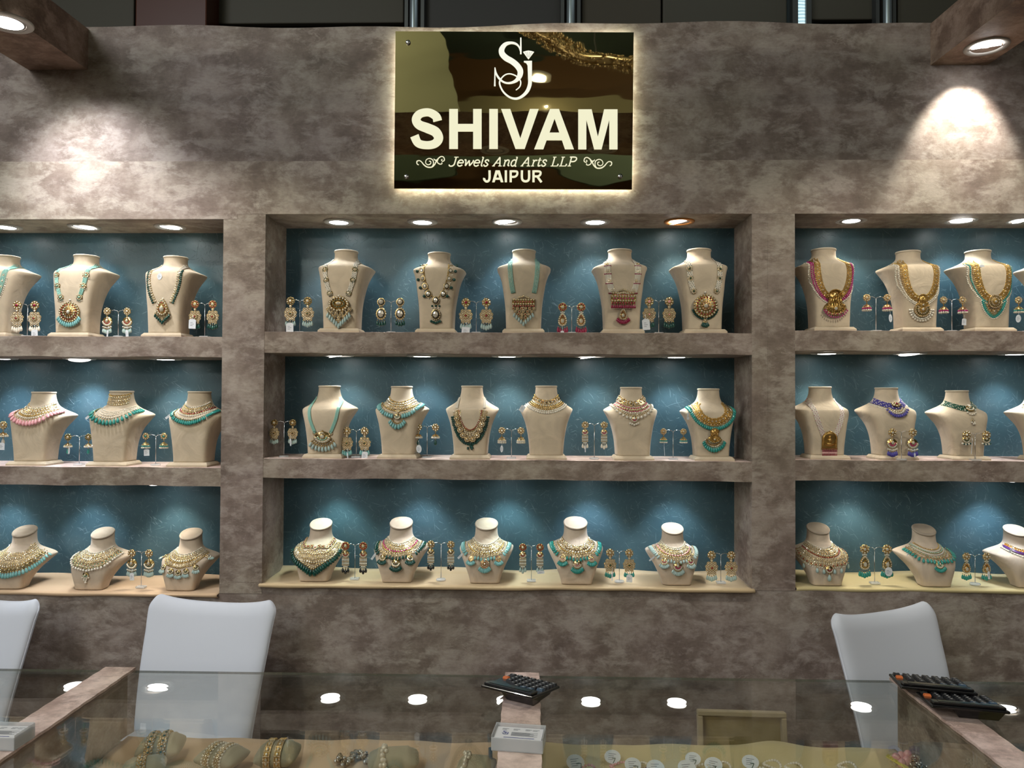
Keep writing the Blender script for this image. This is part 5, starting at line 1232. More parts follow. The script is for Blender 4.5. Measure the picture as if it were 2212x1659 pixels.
# ------------------------------------------------------------------ chairs
def chair(loc, rz, label, w=.205, topz=.90):
    t = thing('banquet_chair', label, 'chair', loc, rz, 'white covered chairs behind the counter')
    nu, nv = 48, 48; th = .026; fr = []; bk = []
    def P(u, v, s):
        u = math.sin(u*math.pi/2); v = math.sin(v*math.pi/2)
        z = .49+(topz-.49)*v; hw_ = w*(.90+.10*v**1.5)*(1+.03*math.sin(v*3))
        ear = abs(u)**3.2*max(0, v-.75)*4
        x = u*hw_*(1+.02*ear); z += .020*ear-.012*(1-abs(u)**2)*max(0, v-.6)*2-.03*max(0, (abs(u)-.86)/.14)**2*max(0, (v-.8)/.2)**2; x *= 1-.045*max(0, (v-.90)/.10)**2*abs(u)**4
        edge = math.sqrt(max(0, 1-abs(u)**10)); top = math.sqrt(max(0, 1-max(0, (v-.9)/.1)**2*.96))
        y = .19+.115*v**1.25+.014*(1-u*u)*(1-.5*v)*0-.020*(1-u*u)*-1*.8+s*th*edge*top*(1 if s > 0 else 1)
        return (x, y, z)
    vs = [P(-1+2*i/(nu-1), j/(nv-1), -1) for j in range(nv) for i in range(nu)]+[P(-1+2*i/(nu-1), j/(nv-1), 1) for j in range(nv) for i in range(nu)]
    fs = []; o_ = nu*nv
    for j in range(nv-1):
        for i in range(nu-1):
            a = j*nu+i; fs += [(a, a+1, a+nu+1, a+nu), (o_+a, o_+a+nu, o_+a+nu+1, o_+a+1)]
    for j in range(nv-1): a = j*nu; fs += [(a, a+nu, o_+a+nu, o_+a)]; a = j*nu+nu-1; fs += [(a, o_+a, o_+a+nu, a+nu)]
    for i in range(nu-1): a = (nv-1)*nu+i; fs += [(a, a+1, o_+a+1, o_+a)]; fs += [(i, o_+i, o_+i+1, i+1)]
    b = MB(); b.add(vs, fs, 0, True); b.obj('backrest_cover', CHAIRW, t)
    b = MB(); rr = []
    for z, g_ in ((.33, .0), (.34, .006), (.475, .004), (.497, -.004), (.505, -.02)):
        rr += [(x*(1+g_*2), y, z) for x, y in [(.195*math.copysign(abs(math.cos(a))**.35, math.cos(a)), .0-.235*math.copysign(abs(math.sin(a))**.35, math.sin(a))) for a in [2*math.pi*k/40 for k in range(40)]]]
    b.add(rr, [(i*40+k, i*40+(k+1) % 40, (i+1)*40+(k+1) % 40, (i+1)*40+k) for i in range(4) for k in range(40)]+[tuple(range(160, 200))[::-1]], 0, True)
    b.obj('seat_cover', CHAIRW, t)
    for sx in (-1, 1):
        for yy in (-.20, .20): b = MB(); b.tube([(sx*.165, yy, .36), (sx*.18, yy+.02*(1 if yy > 0 else -1), 0)], .014, 10); b.obj('leg', CHAIRW, t)
q = PY(465, 1400, -.17); chair((q[0]-.085, -.40, 0), R(-9), 'white covered chair behind the counter, second from left, below left bay corner', .232)
q = PY(-45, 1400, -.17); chair((q[0]-.085, -.40, 0), R(-14), 'white covered chair cut off at the left frame edge', .212)
q = PY(1925, 1400, -.16); chair((q[0]+.10, -.43, 0), R(24), 'white covered chair turned sideways below the right bay', .222, .905)

# ------------------------------------------------------------------ glass counter
ZG = .900; YB = -.765; YF = -1.42; DZ = .742
def xz(px, py, z=ZG): return PZ(px, py, z)
DIV = []
for (l, r_) in (((217, 1447), (283, 1449)), ((1090.6, 1453), (1165, 1454)), ((1925, 1466), (1996, 1470))):
    a, c_ = PZ(*l, ZG+.006)[0], PZ(*r_, ZG+.006)[0]; DIV.append((a, c_))
xl = [-1.75]+[(a+c_)/2 for a, c_ in DIV]+[1.85]
names = ['left end of the counter', 'left middle of the counter', 'right middle of the counter', 'right end of the counter']
for k in range(4):
    x0, x1 = xl[k]+.002, xl[k+1]-.002
    t = thing('display_counter', 'glass topped display counter unit, %s' % names[k], 'counter', (0, 0, 0), 0, 'glass counter units')
    b = MB(); b.box(x0, x1, YF, YB, ZG-.006, ZG); b.f = b.f; o = b.obj('glass_top', [GLASS, GEDGE], t)
    for i, pgn in enumerate(o.data.polygons):
        if abs(pgn.normal.z) < .5: pgn.material_index = 1
    b = MB(); b.box(x0, x1, YF, YB-.02, 0, DZ-.012); b.obj('cabinet', PAPER, t)
    b = MB(); b.box(x0, x1, YF-.006, YF, DZ-.01, ZG-.007); b.obj('front_glass', GLASS, t)
for k, (a, c_) in enumerate(DIV):
    t = thing('counter_divider', 'mauve-taupe papered divider across the glass counter, %s' % ('leftmost', 'centre, under calculator and card box', 'rightmost, under two calculators')[k], 'divider', (0, 0, 0), 0, 'papered dividers of the counter')
    nn_ = 60; b = MB(); vs = []
    for i in range(nn_):
        y = YB+.006-(YB+.006-YF)*i/(nn_-1); w1 = .0006*math.sin(y*40+k)+.0007*math.sin(y*133); w2 = .0006*math.sin(y*33+k*2)+.0007*math.sin(y*117)
        vs += [(a+w1, y, ZG+.0005), (a+.001+w1, y, ZG+.006), (c_+w2-.001, y, ZG+.006), (c_+w2, y, ZG+.0005)]
    b.add(vs, [(i*4+j, (i+1)*4+j, (i+1)*4+(j+1) % 4, i*4+(j+1) % 4) for i in range(nn_-1) for j in range(4)]+[(0, 1, 2, 3), tuple((nn_-1)*4+j for j in (3, 2, 1, 0))], 0, False)
    b.obj('cover_strip', PAPERP, t)
    b = MB(); b.box(a+.012, c_-.012, YF+.01, YB-.012, DZ, ZG-.0065); b.obj('partition', PAPER, t)
# velvet cloths on the decks
def deck_cloth(k, m, label, zoff=0, bump=None):
    x0 = xl[k]+.04 if k else xl[k]; x1 = xl[k+1]-.04 if k < 3 else xl[k+1]; nx, ny = 60, 24; vs = []
    for i in range(nx):
        x = x0+(x1-x0)*i/(nx-1)
        for j in range(ny):
            v = j/(ny-1); y = YB-.03+(YF+.03-YB+.03)*v; z = DZ+.004+.0015*math.sin(x*17+v*5+k)+.0012*math.sin(x*41-v*9)
            if bump: z += bump[1]*math.exp(-((x-bump[0])/.06)**2)*math.exp(-(v/.18)**2)
            vs.append((x, y+.003*math.sin(x*13+k), z))
        vs.append((x, YB-.018+.003*math.sin(x*13+k), vs[-ny][2]-.012)); 
    K = ny+1; fs = [(i*K+j, i*K+j+1, (i+1)*K+j+1, (i+1)*K+j) for i in range(nx-1) for j in range(ny-1)]+[(i*K, (i+1)*K, (i+1)*K+ny, i*K+ny) for i in range(nx-1)]
    b = MB(); b.add(vs, fs, 0, True); o = b.obj('deck_cloth', m); tag(o, label, 'cloth', 'velvet cloths inside the counter')
    s = o.modifiers.new('solid', 'SOLIDIFY'); s.thickness = .002; s.offset = -1
deck_cloth(0, CLOTH, 'beige velvet cloth inside the left end of the glass counter')
deck_cloth(1, CLOTHO, 'orange-beige velvet cloth under the bangle cushions in the counter')
deck_cloth(2, CLOTHY, 'yellow-beige velvet cloth under the round tags in the counter', 0, (PY(1670, 1610, -.82)[0], .016))
deck_cloth(3, CLOTHY, 'pale velvet cloth inside the right end of the glass counter')

# bangle cushions
def cushion(px, py, ln, r, rz, label):
    q = PZ(px, py, DZ+.006+r); t = thing('bangle_cushion', label, 'cushion', (q[0], q[1], DZ+.007), rz, 'sage beige bangle cushions')
    b = MB(); nu, nv = 30, 20; vs = []
    for i in range(nu):
        u = -1+2*i/(nu-1); e = (1-abs(u)**6)**.5; rr = r*(.45+.55*max(0, 1-abs(u)**5)**.5) if abs(u) < .999 else r*.45
        fl = .35+.65*(1-abs(u)**3)
        for k in range(nv):
            a = 2*math.pi*k/nv; vs.append((u*ln/2, rr*(1.25 if True else 1)*math.cos(a)*(1+.45*abs(u)**4), r*.78+rr*math.sin(a)*(.78 if abs(u) < .6 else .78*fl)))
    b.add(vs, [(i*nv+k, i*nv+(k+1) % nv, (i+1)*nv+(k+1) % nv, (i+1)*nv+k) for i in range(nu-1) for k in range(nv)]+[tuple(range(nv))[::-1], tuple(range((nu-1)*nv, nu*nv))], 0, True)
    b.obj('pillow', SAGE, t); return t, q
def bangle(t_loc, rz, xoff, r, style, label):
    c_, s_ = math.cos(rz), math.sin(rz)
    t = thing('bangle', label, 'bangle', (t_loc[0]+xoff*c_, t_loc[1]+xoff*s_, DZ+.007), rz, 'bangles on the cushions')
    b = MB(); n_ = 17 if style != 'pearl' else 24
    for k in range(n_):
        a = 2*math.pi*k/n_; y, z = r*1.27*math.cos(a), r*.80+r*.80*math.sin(a); nrm = np.array([0, math.cos(a), math.sin(a)]); X = np.array([1., 0, 0]); Y = np.cross(nrm, X)
        if z < .001: continue
        if style == 'gold': b.put(T['square'], TM((0, y, z), .0092, .0080, .008, X, Y, nrm))
        elif style == 'dark': b.put(T['cflower'], TM((0, y, z), .0100, .0100, .011, X, Y, nrm))
        elif style == 'pearl': b.put(T['kflower'], TM((-.001, y, z), .0068, .0068, .007, X, Y, nrm)); b.put(T['pearl'], TM((.008, y, z), .0028)); b.put(T['pearl'], TM((-.009, y, z), .0026))
        else: b.put(T['pearl'], TM((random.uniform(-.003, .003), y*1.02, z*1.02), .0062)); b.put(T['bead'], TM((random.uniform(-.008, .008), y*1.05, z), .0055))
    ring_ = MB(); ring_.tube([(0, r*1.22*math.cos(2*math.pi*k/32), r*.80+r*.78*math.sin(2*math.pi*k/32)) for k in range(33)], .0028, 6, 0)
    ring_.obj('hoop', slots('antique', 'black', 'black')[0] if style in ('dark', 'ball') else GOLD, t)
    b.obj('setting', slots('antique' if style != 'pearl' else 'gold', 'emerald' if style == 'dark' else 'stone', 'ruby', pl='pearl' if style == 'pearl' else 'stone'), t)
for px, py, ln, r, rz, bs, lb in (
        (348, 1606, .100, .034, R(12), ((-.018, 'dark', 'left'), (.010, 'dark', 'right')), 'upright sage cushion with two dark bangles, left of the counter'),
        (312, 1650, .09, .024, R(20), ((-.005, 'dark', 'single'),), 'low sage cushion in front of the dark bangles'),
        (480, 1628, .105, .030, R(-14), ((-.018, 'pearl', 'left'), (.012, 'pearl', 'right')), 'sage cushion carrying two pearl bangles'),
        (600, 1622, .095, .033, R(4), ((-.016, 'gold', 'left'), (.008, 'gold', 'right')), 'sage cushion carrying two wide gold bangles'),
        (850, 1634, .115, .030, R(10), ((-.022, 'ball', 'single'),), 'sage cushion beside the cluster of round metal beads'),
        (1030, 1648, .085, .024, R(-8), ((-.024, 'ball', 'single'),), 'small sage cushion left of the central divider')):
    t, q = cushion(px, py, ln, r, rz, lb)
    for xo, st_, side in bs:
        bangle((q[0], q[1]), rz, xo, r, st_, {'dark': '%s dark bangle with gold flowers' % side, 'pearl': '%s pearl-edged bangle' % side, 'gold': '%s wide gold square-link bangle' % side, 'ball': '%s bracelet of round metal balls' % side}[st_]+' on the %s' % lb.replace(' left of the counter', '').replace('sage cushion', 'cushion')[:60].rsplit(' ', 1)[0])
# cluster of ball beads and pink beads
def beadpile(px0, px1, py, n_, r, cols, label, name='bead_string'):
    b = MB(); rnd = random.Random(px0)
    for i in range(n_):
        u = i/(n_-1); q = PZ(px0+(px1-px0)*u, py+rnd.uniform(-5, 5)+8*math.sin(u*9), DZ+.012)
        for k in range(3): b.put(T['bead' if rnd.random() < .6 else 'pearl'], TM((q[0]+rnd.uniform(-1, 1)*r, q[1]+rnd.uniform(-1, 1)*r*1.5, DZ+.006+r*(1+rnd.random()*1.6)), r))
    o = b.obj(name, cols); tag(o, label, 'necklace', 'loose bead strings in the counter')
GUN = mat('oxidised_bead', (.30, .24, .16), .2, 1)
beadpile(728, 815, 1640, 24, .0055, [GUN, GUN, GUN, STEEL, GUN], 'heap of dark metallic round beads on the cloth beside a cushion')
beadpile(45, 125, 1655, 26, .004, [GOLD, STONE, COLS['pink'], PEARL, GOLD], 'heap of pink crystal beads at the bottom left corner')
# round scalloped tags with bracelets
def rtag(px, py, r, label, col, rz, tiltx=.5):
    q = PZ(px, py, DZ+.020); t = thing('tagged_bracelet', label, 'bracelet', (q[0], q[1], DZ+.012), rz, 'tagged bracelets on the yellow cloth')
    b = MB(); n_ = 64; pts = [(r*(1+.05*abs(math.cos(10*a)))*math.cos(a)*1.15, r*(1+.05*abs(math.cos(10*a)))*math.sin(a)) for a in [2*math.pi*k/n_ for k in range(n_)]]
    b.add([(x, y, 0) for x, y in pts]+[(x, y, .0007) for x, y in pts], [tuple(range(n_))[::-1], tuple(range(n_, 2*n_))]+[(k, (k+1) % n_, n_+(k+1) % n_, n_+k) for k in range(n_)], 0, False)
    for k in range(4): b.box(-r*.6, r*(.2+.3*(k % 2)), -r*.45+k*r*.28, -r*.40+k*r*.28, .0006, .001, 1)
    b.obj('price_tag', [TAG, INK], t, mw=Matrix.Translation((0, 0, .006))@Matrix.Rotation(R(38)*tiltx*2, 4, 'X'))
    b = MB(); b.tube([(0, -.006, .006), (.008, -.016, .010), (.004, -.026, .004)], .0010, 5, 0); b.obj('string', COLS['green'], t)
    b = MB(); R0 = .020
    for k in range(18): a = 2*math.pi*k/18; b.put(T['pearl' if col == 'pearl' else 'bead'], TM((.018+R0*math.cos(a), -.030+R0*math.sin(a), -.003+.004*math.sin(a*2)+.002), .0032))
    b.obj('bead_loop', slots('gold', col if col != 'pearl' else 'pink', 'ruby'), t)
for i, (px, py, r, col, rz) in enumerate(((1243, 1645, .018, 'pink', .3), (1323, 1633, .016, 'pink', -.2), (1367, 1650, .016, 'purple', .1), (1416, 1656, .017, 'pearl', 0), (1484, 1657, .018, 'pearl', .2), (1497, 1637, .015, 'pearl', -.25), (1541, 1650, .017, 'pearl', -.4), (1621, 1644, .016, 'pearl', -.3))):
    rtag(px, py, r, 'round scalloped white price tag with %s bead loop, %s from left' % (col, ['first', 'second', 'third', 'fourth', 'fifth', 'sixth', 'seventh', 'eighth'][i]), col, rz)
for i, (px, py) in enumerate(((1383, 1657), (1560, 1656), (1668, 1652), (1715, 1658), (1830, 1656))):
    q = PZ(px, py, DZ+.01); b = MB()
    for k in range(20): a = 2*math.pi*k/20; b.put(T['pearl'], TM((q[0]+.019*math.cos(a), q[1]+.019*math.sin(a), DZ+.010+.003*math.sin(2*a)), .0033))
    tag(b.obj('pearl_ring_bracelet', slots()), 'small untagged pearl bracelet on the yellow cloth, %s from left' % NTH[i], 'bracelet', 'loose pearl bracelets on the yellow cloth')
# framed tray leaning behind the cloth
pA, pB = PY(1507, 1552, -.715), PY(1697, 1552, -.715); wT = pB[0]-pA[0]; hT = .185; zT = pA[2]-hT+.02
t = thing('velvet_tray', 'empty beige velvet tray with raised rim standing behind the counter cloth', 'tray', ((pA[0]+pB[0])/2, -.735, zT)); t.rotation_euler = (R(-9), 0, R(-2))
TR = velvet('tray_velvet', (.46, .38, .25), .1); TRI = velvet('tray_inner_velvet', (.36, .28, .12), .1)
b = MB(); e = .013
b.box(-wT/2, wT/2, -.012, .012, hT-e, hT); b.box(-wT/2, -wT/2+e, -.012, .012, 0, hT-e); b.box(wT/2-e, wT/2, -.012, .012, 0, hT-e); b.box(-wT/2+e, wT/2-e, -.012, .012, 0, e); bevel(b.obj('rim', TR, t), .003, 3)
b = MB(); b.box(-wT/2+e*.9, wT/2-e*.9, .006, .011, e*.9, hT-e*.9); b.obj('inner_panel', TRI, t)
# pink stones with yellow tag
q = PZ(1940, 1645, DZ+.02); t = thing('pink_stone_bracelet', 'cluster of pink stones with a folded yellow tag near the right divider', 'bracelet', (q[0], q[1], DZ+.008))
b = MB()
for k, (x, y, z) in enumerate(((0, .01, .016), (.014, .014, .018), (.022, .004, .012), (.008, 0, .008), (.028, .012, .022))): b.put(T['bead'], TM((x, y, z), .010, .008, .012))
b.obj('stone_cluster', slots('gold', 'pink'), t)
b = MB(); b.box(-.024, .024, -.007, .007, 0, .002); b.obj('yellow_tag', mat('yellow_card', (.75, .68, .10), .5), t, mw=Matrix.Translation((-.004, -.004, .012))@Matrix.Rotation(R(-40), 4, 'Z')@Matrix.Rotation(R(20), 4, 'Y'))
q = PZ(1975, 1650, DZ+.01); b = MB(); rnd = random.Random(4)
for k in range(46): b.put(T['pearl' if k % 3 else 'gball'], TM((q[0]+rnd.uniform(-.02, .02), q[1]+rnd.uniform(-.03, .02), DZ+.009+rnd.uniform(0, .012)), .0036))
tag(b.obj('bead_heap', [GUN, STONE, GUN, STEEL, GUN]), 'glittering dark bead heap beside the pink stones', 'necklace')
# blue pen standing
q = PZ(1058, 1648, DZ+.03); b = MB(); b.tube([(q[0]+.004, q[1]-.02, DZ+.008), (q[0], q[1]+.02, DZ+.055)], .0045, 12)
tag(b.obj('pen', mat('dark_blue_plastic', (.03, .07, .11), .25, coat=.5)), 'dark blue pen leaning beside the central divider', 'pen')

# ------------------------------------------------------------------ card boxes
PLAST = mat('frosted_plastic', (.80, .84, .86), .25, alpha=.42, spec=.5)
CARD = mat('white_card', (.78, .79, .80), .6); GREYI = mat('card_print_grey', (.35, .36, .38), .7); BLUEI = mat('card_print_blue', (.06, .08, .30), .6)
def cardbox(px, py, w, d, h, rz, label):
    q = PZ(px, py, ZG+.008+h*.5); t = thing('card_box', label, 'card box', (q[0], q[1], ZG+.0065), rz, 'clear boxes of business cards')
    s = .0015; b = MB()
    b.box(-w/2, w/2, -d/2, d/2, 0, s); b.box(-w/2, w/2, -d/2, -d/2+s, s, h*.86); b.box(-w/2, w/2, d/2-s, d/2, s, h)
    for sx in (-1, 1): b.box(min(sx*w/2, sx*(w/2-s)), max(sx*w/2, sx*(w/2-s)), -d/2+s, d/2-s, s, h)
    bevel(b.obj('tray_shell', PLAST, t), .0006)
    b = MB(); b.box(-w/2+.004, w/2-.004, -d/2+.004, d/2-.004, s, h*.78); b.obj('card_stack', CARD, t)
    z = h*.78+.0003; b = MB(); x0, x1, y0, y1 = -w/2+.004, w/2-.004, -d/2+.004, d/2-.004; W_ = x1-x0; D_ = y1-y0
    for k in range(7): b.box(x0+W_*.34, x0+W_*(.90-.08*(k % 3)), y0+D_*(.28+.045*k), y0+D_*(.30+.045*k), z, z+.0002, 0)
    for cxx in (.12, .36, .62, .78): b.box(x0+W_*cxx, x0+W_*(cxx+.14), y0+D_*.82, y0+D_*.85, z, z+.0002, 0); b.box(x0+W_*cxx, x0+W_*(cxx+.1), y0+D_*.74, y0+D_*.765, z, z+.0002, 0)
    b.box(x0+W_*.2, x1-W_*.15, y0+D_*.1, y0+D_*.13, z, z+.0002, 1)
    k = D_*.34
    def fl(x, y): return (x0+W_*.14+(x-212)/1300*k, y0+D_*.66-(y-122)/1460*k, z+.0003)
    g = MB(); ribbon(g, [(830, 470), (790, 350), (590, 248), (400, 350), (400, 520), (620, 690), (800, 880), (780, 1060), (560, 1205), (310, 1095), (212, 845)], [60, 60, 80, 130, 150, 160, 160, 130, 80, 70, 50], fl)
    ribbon(g, [(1051, 680), (1051, 1150), (990, 1390), (800, 1560), (560, 1545), (350, 1310), (370, 1090), (570, 988), (828, 1200)], [120, 110, 90, 70, 60, 50, 50, 50, 50], fl); g.m = [1]*len(g.f)
    b.put(g.tmpl()); b.obj('card_print', [GREYI, BLUEI], t)
cardbox(1121, 1592, .102, .062, .030, R(-7), 'clear plastic box of white business cards on the central divider')
cardbox(2, 1588, .098, .062, .030, R(-1), 'clear plastic box of business cards at the left frame edge')
# ------------------------------------------------------------------ calculators
def calculator(px, py, rz, label, z0=0, w=.150, d=.150):
    q = PZ(px, py, ZG+.02+z0); t = thing('calculator', label, 'calculator', (q[0], q[1], ZG+.0068+z0), rz, 'black desktop calculators')
    # local -y is the display end, raised on a wedge foot
    h0, h1 = .024, .008; th = .007; b = MB()
    pts = lambda zt_, zb_: None
    V = [(-w/2, -d/2, h0), (w/2, -d/2, h0), (w/2, d/2, h1), (-w/2, d/2, h1), (-w/2, -d/2, h0+th), (w/2, -d/2, h0+th), (w/2, d/2, h1+th), (-w/2, d/2, h1+th)]
    b.add(V, [(3, 2, 1, 0), (4, 5, 6, 7), (0, 1, 5, 4), (1, 2, 6, 5), (2, 3, 7, 6), (3, 0, 4, 7)], 0, False); bevel(b.obj('body', BLACKP, t), .003, 3)
    b = MB(); V = [(-w*.10, -d*.30, 0), (w*.40, -d*.30, 0), (w*.40, d*.3, 0), (-w*.10, d*.3, 0), (-w*.20, -d*.40, h0+.001), (w*.46, -d*.44, h0+.001), (w*.44, d*.36, h1+.004), (-w*.16, d*.36, h1+.004)]
    b.add(V, [(3, 2, 1, 0), (4, 5, 6, 7), (0, 1, 5, 4), (1, 2, 6, 5), (2, 3, 7, 6), (3, 0, 4, 7)], 0, False); b.obj('wedge_foot', BLACKP, t)
    sl = math.atan2(h0-h1, d); Mx = Matrix.Translation((0, 0, (h0+h1)/2+th))@Matrix.Rotation(-sl, 4, 'X')
    b = MB(); b.box(-w*.46, w*.46, -d*.47, -d*.25, 0, .006); bevel(b.obj('display_hood', BLACKP, t, mw=Mx), .002)
    b = MB(); b.box(-w*.38, w*.38, -d*.43, -d*.30, .006, .0068); b.obj('screen', mat('lcd_grey', (.03, .036, .033), .15), t, mw=Mx)
    km = {}
    for r_ in range(6):
        for c_ in range(7 if r_ else 6):
            col = KEYC
            if (r_ <= 1 and c_ <= 1) or (r_ == 0 and c_ == 2) or (r_ in (2, 3, 4) and c_ == 0 and r_ != 3): continue
            if r_ == 3 and c_ == 0: col = KEYO
            if (r_, c_) in ((1, 6), (0, 5), (0, 4)): col = KEYB
            kk = col.name
            if kk not in km:
                b = MB(); a = .0076
                b.add([(-a, -a*.8, 0), (a, -a*.8, 0), (a, a*.8, 0), (-a, a*.8, 0), (-a*.82, -a*.62, .0045), (a*.82, -a*.62, .0045), (a*.82, a*.62, .0045), (-a*.82, a*.62, .0045)], [(3, 2, 1, 0), (4, 5, 6, 7), (0, 1, 5, 4), (1, 2, 6, 5), (2, 3, 7, 6), (3, 0, 4, 7)], 0, False)
                if col is not KEYO: b.lathe([(.0026, .0045), (.0026, .0048), (0, .0048)], 8, 1)
                km[kk] = b.mesh('key', [col, KEYI])
            mobj('key', km[kk], t, mw=Mx@Matrix.Translation((w*(-.40+.8*c_/6), d*(-.16+.60*(r_)/5), 0)))
calculator(1125, 1489, R(-30), 'black desktop calculator with orange key on the central divider', 0, .138, .130)
calculator(2012, 1484, R(-14), 'rear black calculator with orange key, farther of two on the right divider', 0, .16, .13)
calculator(2076, 1524, R(-12), 'front black calculator with orange key, nearer of two on the right divider', 0, .155, .12)

# ------------------------------------------------------------------ the hall behind and above the booth
HALL = mat('hall_panel_olive', (.075, .07, .05), .6, bump=.05, bscale=3)
b = MB(); b.box(-8, 8, 2.6, 2.7, 0, 9); struct('wall_hall_rear', b, mat('hall_wall_dark', (.04, .036, .03), .7))
def hpanel(px0, px1, yb, mt, label, Y=2.5, name='wall_panel', top=5.5, th=.05):
    x0, x1 = PY(px0, 40, Y)[0], PY(px1, 40, Y)[0]; z0 = PY((px0+px1)/2, yb, Y)[2]
    b = MB(); b.box(x0, x1, Y, Y+th, z0, top); o = b.obj(name, mt); bevel(o, .008); tag(o, label, 'wall panel' if 'panel' in name or name == 'wood_column' else 'pipe', 'wall panels of the hall behind the booth'); return o
hpanel(60, 289, 70, HALL, 'grey-olive hall panel left of the brown column above the wall', 2.5)
hpanel(292, 446, 75, mat('brown_laminate', (.085, .022, .008), .4), 'dark red-brown column above the left of the wall', 2.3, 'wood_column', 5.5, .3)
hpanel(450, 872, 50, HALL, 'wide olive hall panel above the left of the sign')
hpanel(914, 1212, 75, mat('hall_panel_grey', (.05, .05, .046), .6), 'dark grey hall panel directly above the sign')
hpanel(1256, 1428, 75, mat('hall_panel_brownish', (.065, .055, .035), .6), 'narrow olive hall panel right of the sign top')
hpanel(1432, 1700, 75, HALL, 'olive hall panel above the right of the middle bay')
hpanel(1748, 1896, 42, HALL, 'square olive hall panel between the bright slot and right pipe')
hpanel(1940, 2212, 75, HALL, 'olive hall panel behind the right side beam')
ALU = mat('brushed_aluminium', (.42, .50, .52), .35, .7)
ALUD = mat('dark_aluminium', (.12, .13, .13), .4, .6)
for px, w, lb in ((894, 14, 'left of the sign top'), (1233, 16, 'right of the sign centre'), (1917, 16, 'near the right side beam')):
    x = PY(px, 30, 2.42)[0]; b = MB(); b.tube([(x, 2.42, 2.5), (x, 2.42, 6)], .028, 16); 
    if px == 1233: b.tube([(x, 2.42, 4.05), (x, 2.42, 4.08)], .032, 16)
    tag(b.obj('metal_pipe', ALU), 'pale vertical metal pipe above the wall, %s' % lb, 'pipe', 'vertical pipes of the hall')
    for s in (-1, 1): b = MB(); b.box(x+s*.055-.012, x+s*.055+.012, 2.44, 2.5, 2.5, 6); tag(b.obj('metal_mullion', ALUD), 'dark metal mullion %s of the pipe %s' % ('left' if s < 0 else 'right', lb), 'mullion', 'mullions beside the hall pipes')
x = PY(1726, 30, 2.5)[0]; m, N, L, bs = nt('bright_slot'); tc = N.new('ShaderNodeTexCoord'); wv = N.new('ShaderNodeTexWave'); wv.bands_direction = 'Z'; wv.inputs['Scale'].default_value = 14; wv.inputs['Distortion'].default_value = 2
L.new(tc.outputs['Object'], wv.inputs[0]); r = ramp(N, [(.2, (.25, .5, .6)), (.7, (.7, .95, 1))]); L.new(wv.outputs[0], r.inputs[0]); L.new(r.outputs[0], bs.inputs['Emission Color']); bs.inputs['Emission Strength'].default_value = .9
b = MB(); b.box(x-.026, x+.026, 2.46, 2.5, 2.5, 6); tag(b.obj('lit_glass_slot', m), 'bright bluish vertical glass slot above the wall right of the sign', 'window')
for s in (-1, 1): b = MB(); b.box(x+s*.045-.018, x+s*.045+.018, 2.44, 2.5, 2.5, 6); tag(b.obj('metal_mullion', ALUD), 'dark mullion on the %s of the bright glass slot' % ('left' if s < 0 else 'right'), 'mullion', 'mullions beside the hall pipes')
# crumpled paper scrap on the wall top
q = PY(1595, 43, .03); b = MB(); b.add([(q[0]-.018, .03, WT+.002), (q[0]+.018, .03, WT), (q[0]+.008, .028, WT+.012), (q[0]-.004, .032, WT+.020), (q[0]-.014, .027, WT+.012)], [(0, 1, 2, 3, 4)], 0, False)
o = b.obj('paper_scrap', mat('scrap_white', (.6, .57, .5), .8)); tag(o, 'crumpled white paper scrap on top of the booth wall', 'paper'); s = o.modifiers.new('s', 'SOLIDIFY'); s.thickness = .002

# ------------------------------------------------------------------ hall in front, mirrored in the sign
b = MB(); b.box(-9, 9, -13.1, -13, 0, 9.2); struct('wall_hall_front', b, mat('hall_brown', (.16, .085, .035), .6, bump=.1, bscale=2))
b = MB(); b.box(-9, 9, -13, 2.7, 8.6, 8.7); struct('ceiling', b, mat('hall_ceiling_teal', (.10, .16, .15), .8))
b = MB(); b.box(-9, 9, -13, 2.7, -.06, 0); struct('floor', b, mat('hall_carpet', (.20, .16, .13), .9, bump=.3, bscale=30))
# pale curved cove, wavy teal frieze
b = MB(); vs = []; n = 30
for i in range(n): u = i/(n-1); z = 5.35+3.15*u; x = -1.05-.05*0-1.3*max(0, u-.1)**1.6*.9; vs += [(x, -8.6, z), (-6, -8.6, z), (x, -8.9, z), (-6, -8.9, z)]
b.add(vs, [f_ for i in range(n-1) for f_ in ((4*i, 4*i+1, 4*i+5, 4*i+4), (4*i+2, 4*i+6, 4*i+7, 4*i+3), (4*i, 4*i+4, 4*i+6, 4*i+2))], 0, False)
tag(b.obj('curved_screen', mat('olive_screen', (.42, .44, .30), .7)), 'large pale olive curved screen mirrored at the left of the sign', 'screen')
b = MB(); b.box(-8, 8, -12.7, -12.6, 6.9, 7.6); tag(b.obj('cove_panel', mat('cove_beige', (.36, .33, .20), .6)), 'beige cove band below the hall ceiling mirrored behind the monogram', 'cove')
b = MB(); n = 80; vs = []
for i in range(n):
    x = -7+14*i/(n-1); z1 = 6.42+.10*math.sin(x*1.5+.6)+.05*math.sin(x*3.3); z0 = 6.0+.16*math.sin(x*1.5+2.6)+.05*math.sin(x*3.9); vs += [(x, -12.3, z0), (x, -12.3, z1), (x, -12.36, z0), (x, -12.36, z1)]
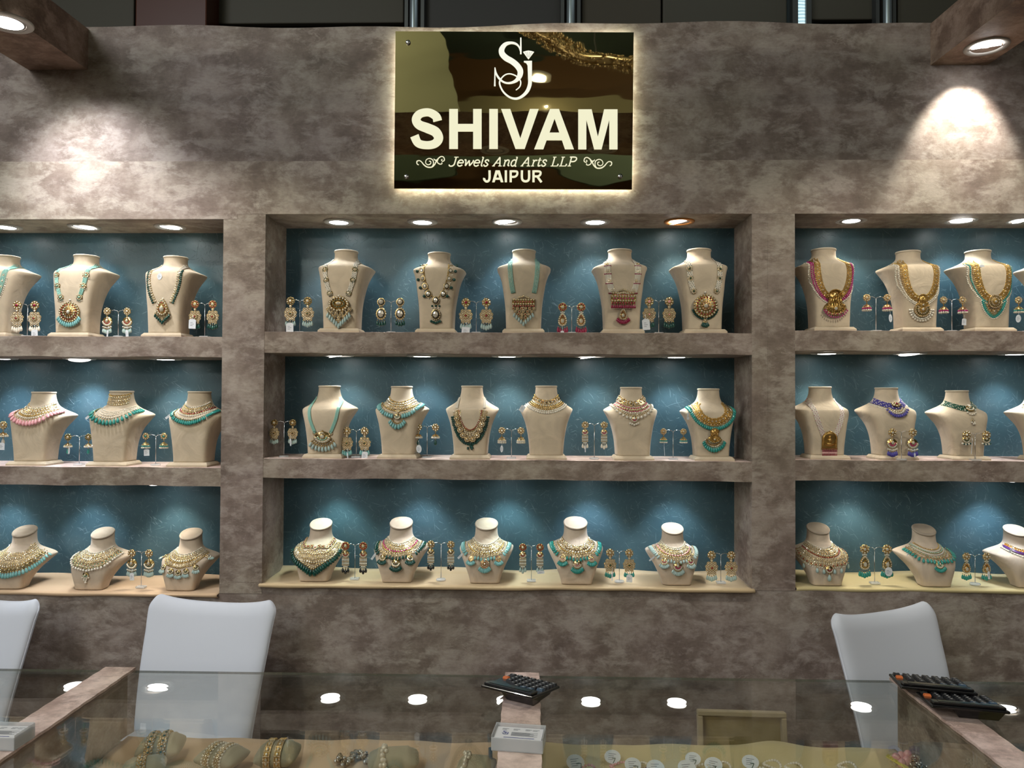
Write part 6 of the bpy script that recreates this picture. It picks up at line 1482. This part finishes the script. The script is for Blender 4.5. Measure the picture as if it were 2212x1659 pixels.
b.add(vs, [f_ for i in range(n-1) for f_ in ((4*i, 4*i+4, 4*i+5, 4*i+1), (4*i+2, 4*i+3, 4*i+7, 4*i+6))], 0, False)
tag(b.obj('wavy_frieze', mat('frieze_teal', (.26, .36, .28), .6)), 'wavy grey-teal frieze mirrored behind the small lettering of the sign', 'frieze')
CRY = mat('crystal_gold', (.80, .62, .36), .18, .7)
def chandelier(cx_, cy_, cz_, Rr, r_, label):
    t = thing('chandelier', label, 'chandelier', (cx_, cy_, cz_), 0, 'crystal chandeliers of the hall')
    b = MB(); rnd = random.Random(3)
    b.tube([(Rr*math.cos(2*math.pi*k/48), Rr*math.sin(2*math.pi*k/48), 0) for k in range(49)], r_*.75, 12, 0); b.obj('ring_frame', CRY, t)
    b = MB()
    for k in range(3200):
        a = rnd.uniform(0, 2*math.pi); c_ = rnd.uniform(0, 2*math.pi); x = Rr+r_*math.cos(c_); s = rnd.uniform(.014, .030)
        b.put(T['gball'], TM((x*math.cos(a), x*math.sin(a), r_*math.sin(c_)), s))
    b.obj('crystal_cluster', CRY, t)
    for k in range(3): a = 2.1*k; b = MB(); b.tube([(Rr*math.cos(a), Rr*math.sin(a), 0), (Rr*math.cos(a), Rr*math.sin(a), 8.6-cz_)], .01, 6); b.obj('suspension_cable', ALUD, t)
chandelier(2.1, -6.9, 6.75, 2.3, .15, 'large ring chandelier of gold crystal mirrored at the top right of the sign')
chandelier(1.75, -7.0, 5.55, .28, .16, 'small drum chandelier of gold crystal mirrored at the right edge of the sign')
l = bpy.data.lights.new('pendant_glow', 'POINT'); l.energy = 12; l.color = (1, .9, .65); l.shadow_soft_size = .02; o = bpy.data.objects.new('hall_wash_light', l); COL.objects.link(o); o.location = (.3, -12.0, 7.1)
t = thing('ceiling_lamp', 'small bright round hall lamp mirrored right of the monogram', 'light', (PY(1163, 157, 0)[0]*0+.17, -11.9, 7.75))
b = MB(); b.lathe([(.15, 0), (.13, -.03), (0, -.06)], 24); b.obj('lens', emis('hall_lamp_lens', (1, .95, .75), 12), t)
b = MB(); b.lathe([(.24, .03), (.24, 0), (.15, 0)], 24); b.obj('rim', RIM, t)
